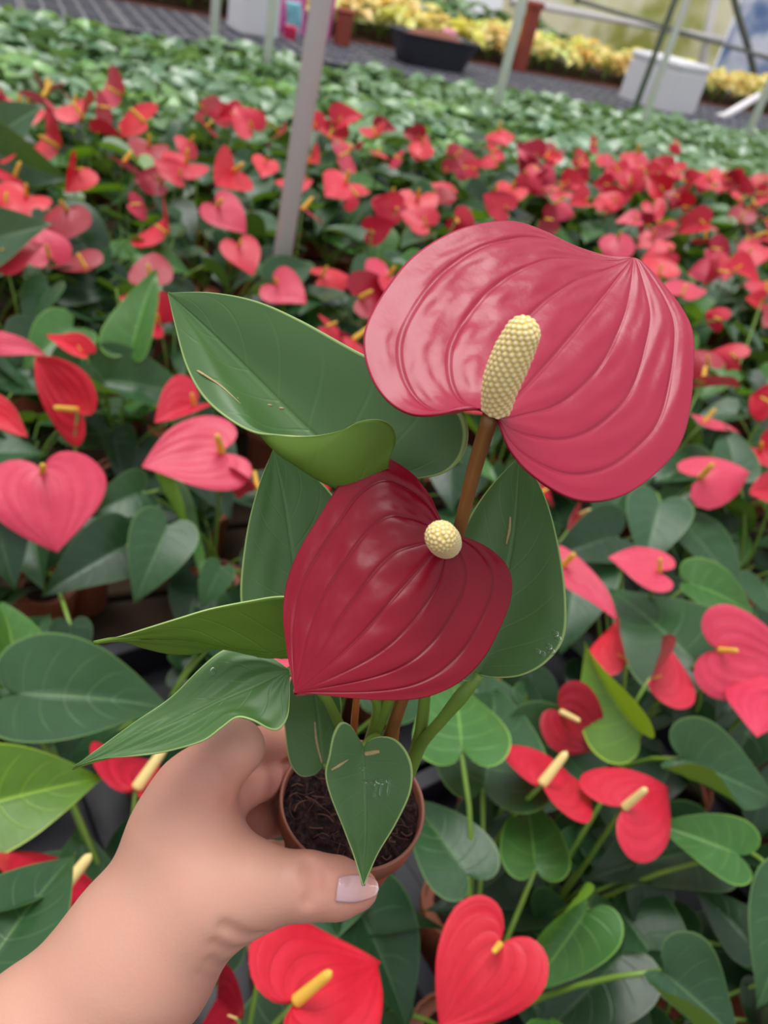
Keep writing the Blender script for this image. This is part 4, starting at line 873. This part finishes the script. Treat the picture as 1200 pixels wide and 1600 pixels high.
def drop(parent, V, F, px, py, rx, ry, hh=.0010):
    a, n_ = ray_hit(V, F, px, py); x, y, z = frame(CU-n_*(CU@n_), n_); v, f = lathe([(.0, 1), (.5, .86), (.85, .5), (1, .0), (.9, -.2), (0, -.2)], 18, False)
    hpart('water_drop', a+v[:, :1]*x*rx+v[:, 1:2]*y*ry+v[:, 2:3]*z*hh, [q[::-1] if False else q for q in f], M_GLS, parent=parent)
for px, py, rx, ry in [(568, 1222, .0008, .0007), (580, 1224, .0016, .0007), (596, 1221, .0020, .0008), (608, 1219, .0010, .0009), (587, 1234, .0006, .0020), (596, 1236, .0005, .0018), (608, 1233, .0005, .0024), (565, 1200, .0011, .0008), (583, 1243, .0010, .0009)]: drop(leafF, VF, FF_, px, py, rx*1.35, ry*1.35)
drop(leafC, VC, FC, 333, 1049, .0011, .0015)
for px, py in [(868, 990), (872, 998), (858, 1010), (848, 1022), (840, 1018), (862, 1018)]: drop(leafE, VE, FE, px, py, .0012, .0012)
for px, py, r in [(422, 633, .0007), (440, 638, .0008), (372, 622, .0003)]:
    a, n_ = ray_hit(VA, FA, px, py); v, f = lathe([(0, .6), (.6, .5), (1, 0), (.6, -.3), (0, -.4)], 9, False); x, y, z = frame(CR-n_*(CR@n_), n_)
    hpart('debris_speck', a+v[:, :1]*x*r*.6+v[:, 1:2]*y*r*1.4+v[:, 2:3]*z*r*.6, f, M_SCAR, parent=leafA)

# ================================================================= the hand
def cc(px, py, d): return np.array([(px-600)/FPX*d, (py-800)/FPX*d, d])
def capsule(X, Y, Z, a, b):
    A, B = cc(*a[:3]), cc(*b[:3]); ra, rb = a[3]*a[2]/FPX, b[3]*b[2]/FPX; ab = B-A; L2 = ab@ab
    t = np.clip(((X-A[0])*ab[0]+(Y-A[1])*ab[1]+(Z-A[2])*ab[2])/L2, 0, 1)
    return np.sqrt((X-A[0]-t*ab[0])**2+(Y-A[1]-t*ab[1])**2+(Z-A[2]-t*ab[2])**2)-(ra+(rb-ra)*t)
def smin(a, b, k):
    h = np.clip(.5+.5*(b-a)/k, 0, 1); return b*(1-h)+a*h-k*h*(1-h)
# joints: px, py, depth, radius in px
PALM = [((-230, 1900, .235, 145), (60, 1650, .253, 122), .0), ((60, 1650, .253, 122), (205, 1508, .262, 108), .012), ((-200, 1900, .26, 130), (215, 1520, .283, 98), .012),
        ((205, 1505, .262, 107), (285, 1300, .268, 70), .014), ((285, 1300, .268, 70), (310, 1228, .268, 50), .012), ((215, 1500, .282, 98), (305, 1320, .290, 64), .014), ((225, 1510, .292, 90), (315, 1350, .305, 56), .014),
        ((230, 1480, .264, 100), (325, 1398, .262, 80), .014), ((300, 1265, .274, 44), (332, 1375, .268, 54), .014)]
THUMB = [((320, 1402, .262, 78), (405, 1386, .262, 60)), ((405, 1386, .262, 60), (480, 1384, .2615, 48)), ((480, 1384, .2615, 48), (530, 1388, .2615, 43)), ((530, 1388, .2615, 43), (562, 1390, .262, 29))]
INDEX = [((300, 1236, .268, 52), (369, 1168, .264, 45)), ((382, 1170, .288, 32), (430, 1162, .318, 30)), ((430, 1162, .318, 30), (470, 1150, .342, 25)), ((470, 1150, .340, 25), (515, 1150, .350, 22))]
MIDDLE = [((305, 1270, .286, 46), (385, 1224, .288, 35)), ((385, 1224, .288, 35), (428, 1216, .3155, 30)), ((428, 1216, .3155, 30), (450, 1208, .345, 24)), ((445, 1212, .345, 23), (485, 1205, .358, 21))]
RING = [((305, 1315, .304, 42), (395, 1278, .310, 35)), ((395, 1280, .308, 36), (426, 1274, .326, 31)), ((426, 1274, .326, 31), (450, 1270, .355, 25)), ((445, 1274, .360, 23), (490, 1265, .370, 21))]
PINKY = [((320, 1360, .318, 38), (392, 1345, .326, 29)), ((392, 1345, .326, 29), (420, 1340, .350, 24)), ((420, 1340, .350, 24), (460, 1335, .366, 21))]
CREASE = [([(480, 1346), (486, 1362), (489, 1378), (486, 1396), (482, 1408)], .0034, .0019), ([(494, 1352), (498, 1370), (497, 1392)], .0024, .0017), ([(474, 1358), (477, 1380)], .0010, .0016), ([(350, 1448), (372, 1458), (392, 1464), (404, 1462)], .0016, .0020), ([(335, 1474), (360, 1486), (385, 1486)], .0011, .0019), ([(330, 1500), (350, 1510), (372, 1508)], .0010, .0019), ([(312, 1520), (335, 1532), (355, 1530)], .0004, .0015),
          ([(335, 1195), (350, 1220), (356, 1250)], .0006, .0020), ([(320, 1205), (332, 1235)], .0004, .0020)]
CR3 = []
def hand_sdf(X, Y, Z):
    d = None
    for a, b, k in PALM:
        c = capsule(X, Y, Z, a, b); d = c if d is None else smin(d, c, max(k, .008))
    th = None
    for a, b in THUMB:
        c = capsule(X, Y, Z, a, b); th = c if th is None else smin(th, c, .004)
    d = smin(d, th, .010); fs = None
    for fg in (INDEX, MIDDLE, RING, PINKY):
        q = None
        for a, b in fg:
            c = capsule(X, Y, Z, a, b); q = c if q is None else smin(q, c, .0022)
        fs = q if fs is None else smin(fs, q, .0008)
    d = smin(d, fs, .007)
    for pts, dep, w in CR3:
        g = None
        for p, q in zip(pts[:-1], pts[1:]):
            c = capsule(X, Y, Z, (*p, 0), (*q, 0)); g = c if g is None else np.minimum(g, c)
        d = d+dep*np.exp(-(g/w)**2)
    return d
def hand_depth(px, py):
    d = np.linspace(.215, .31, 600); s = hand_sdf((px-600)/FPX*d, (py-800)/FPX*d, d); i = np.argmax(s < 0)
    return d[i] if s[i] < 0 else .2535
CR3 += [([(x, y, hand_depth(x, y)) for x, y in pts], dep, w) for pts, dep, w in CREASE]
def surface_nets(fn, lo, hi, h):
    ax = [np.arange(lo[i], hi[i], h) for i in range(3)]; n = [len(a) for a in ax]
    Fv = np.empty(n, np.float32)
    X, Y = np.meshgrid(ax[0], ax[1], indexing='ij')
    for k in range(0, n[2], 8):
        z = ax[2][k:k+8]; Fv[:, :, k:k+8] = fn(X[:, :, None], Y[:, :, None], z[None, None, :])
    acc = np.zeros((n[0]-1, n[1]-1, n[2]-1, 3), np.float32); cnt = np.zeros((n[0]-1, n[1]-1, n[2]-1), np.int16)
    ed = []
    for a in range(3):
        s0 = [slice(None)]*3; s1 = [slice(None)]*3; s0[a] = slice(0, -1); s1[a] = slice(1, None)
        f0, f1 = Fv[tuple(s0)], Fv[tuple(s1)]; idx = np.argwhere((f0 < 0) != (f1 < 0)); i0 = tuple(idx.T)
        t = f0[i0]/(f0[i0]-f1[i0]); p = idx.astype(np.float32); p[:, a] += t; sign = f0[i0] < 0
        o1, o2 = [(1, 2), (2, 0), (0, 1)][a]
        ok = np.ones(len(idx), bool); cells = []
        for d1, d2 in ((-1, -1), (0, -1), (0, 0), (-1, 0)):
            c = idx.copy(); c[:, o1] += d1; c[:, o2] += d2; good = ((c >= 0) & (c < np.array(n)-1)).all(1); ok &= good; cells.append(c)
            g = c[good]; np.add.at(acc, tuple(g.T), p[good]); np.add.at(cnt, tuple(g.T), 1)
        ed.append((cells, ok, sign))
    act = cnt > 0; ids = -np.ones(cnt.shape, np.int64); ids[act] = np.arange(act.sum())
    V = acc[act]/cnt[act][:, None]*h+np.array(lo)
    Q = []
    for cells, ok, sign in ed:
        q = np.stack([ids[tuple(c[ok].T)] for c in cells], 1); s = sign[ok]; q[~s] = q[~s][:, ::-1]; Q.append(q)
    return V, np.vstack(Q)
Vh, Qh = surface_nets(hand_sdf, (-.155, .045, .215), (.0, .235, .385), .0011)
# relax on the surface
for it in range(1):
    s = np.zeros_like(Vh); c = np.zeros(len(Vh))
    for k in range(4):
        np.add.at(s, Qh[:, k], Vh[Qh[:, (k+1) % 4]]); np.add.at(c, Qh[:, k], 1)
    Vh = .5*Vh+.5*s/np.maximum(c, 1)[:, None]
# keep the one connected body
par = np.arange(len(Vh))
for it in range(60):
    m_ = par[Qh].min(1); old = par.copy()
    for k in range(4): np.minimum.at(par, Qh[:, k], m_)
    par = par[par]; par = par[par]
    if (par == old).all(): break
big = np.bincount(par).argmax(); keep = par == big; Qh = Qh[keep[Qh].all(1)]; new = np.cumsum(keep)-1; Qh = new[Qh]; Vh = Vh[keep]
tow = lambda q: CC+q[:, :1]*CR-q[:, 1:2]*CU+q[:, 2:3]*CW
# redder at the knuckles and finger ends
px_, py_ = 600+FPX*Vh[:, 0]/Vh[:, 2], 800+FPX*Vh[:, 1]/Vh[:, 2]
red = np.zeros(len(Vh))
for x, y, d, r in [(420, 1170, .30, .022), (440, 1230, .31, .022), (440, 1285, .33, .022), (490, 1380, .262, .012), (560, 1390, .262, .012), (330, 1215, .268, .018), (375, 1290, .30, .018), (300, 1560, .27, .03)]:
    red += np.exp(-((Vh-cc(x, y, d))**2).sum(1)/r**2)
red = np.clip(red, 0, 1)[:, None]
base = np.array([.58, .325, .245]); rc = np.array([.57, .235, .185]); tint = np.c_[base*(1-red*.8)+rc*red*.8, np.ones(len(Vh))]
_t = NT('skin'); _a = _t.n('ShaderNodeAttribute', attribute_name='tint'); _n = _t.noise(900., 3); _n2 = _t.noise(90., 3)
_c = _t.mix(_n2, _a.outputs['Color'], _t.mix(1.0, _a.outputs['Color'], (1.08, .95, .92), 'MULTIPLY'))
_v = _t.n('ShaderNodeTexVoronoi'); _v.inputs['Scale'].default_value = 700; _t.l(_t.obj(), _v.inputs['Vector'])
M_SKIN = _t.done(_t.bsdf(_c, .48, .45, normal=_t.bump(_t.math('ADD', _n, _v.outputs[0]), .10, .0004), Subsurface_Weight=.22, Subsurface_Radius=(1.0, .35, .2), Subsurface_Scale=.0028))
Wh = tow(Vh); hb = Wh.mean(0)
hand = tag(empty('hand', hb), 'bare left hand and forearm gripping the small terracotta pot, thumb in front', 'hand')
link('body', mesh('hand_body', Wh-hb, Qh, M_SKIN, col=tint), hand)
# thumb nail laid on the thumb
top_e = [(529, 1371), (545, 1367), (562, 1366), (578, 1369), (589, 1377), (592, 1388)]; bot_e = [(524, 1409), (540, 1411), (556, 1411), (572, 1407), (586, 1400), (592, 1390)]
te, be = cat(top_e, 20), cat(bot_e, 20); V, uv = [], []
for i in range(20):
    for j in range(13):
        s = j/12; p = te[i]*(1-s)+be[i]*s; d0 = hand_depth(min(p[0], 574), np.clip(p[1], 1366, 1412)); V.append(P(p[0], p[1], d0-.0007-.0004*math.sin(math.pi*s))); uv.append((i/19, s))
_t = NT('glitter_nail'); _uv = _t.n('ShaderNodeUVMap', uv_map='uv').outputs[0]; _w = _t.n('ShaderNodeTexVoronoi'); _w.inputs['Scale'].default_value = 2600; _t.l(_t.obj(), _w.inputs['Vector'])
_s = _t.n('ShaderNodeSeparateXYZ'); _t.l(_uv, _s.inputs[0]); _c = _t.mix(_t.step(_s.outputs[0], .1, .75), (.58, .34, .36), (.66, .33, .29)); _c = _t.mix(_t.step(_s.outputs[0], .80, .90), _c, (.66, .52, .52))
_c = _t.mix(_t.math('MULTIPLY', _t.step(_t.math('FRACT', _t.math('MULTIPLY', _w.outputs['Distance'], 9.0)), .8, .95), .35), _c, (.9, .75, .8))
M_NAIL = _t.done(_t.bsdf(_c, .22, .5, .6, .08))
Vn = np.array(V); Fn = grid_faces(20, 13)
fn_ = np.cross(Vn[Fn[100][1]]-Vn[Fn[100][0]], Vn[Fn[100][2]]-Vn[Fn[100][0]])
if fn_@(CC-Vn[Fn[100][0]]) < 0: Fn = [f[::-1] for f in Fn]
no = link('thumbnail', mesh('thumbnail', Vn-hb, Fn, M_NAIL, uv), hand); s_ = no.modifiers.new('thickness', 'SOLIDIFY'); s_.thickness = .0008; s_.offset = -1; no['label'] = 'pale pink glittery thumbnail'
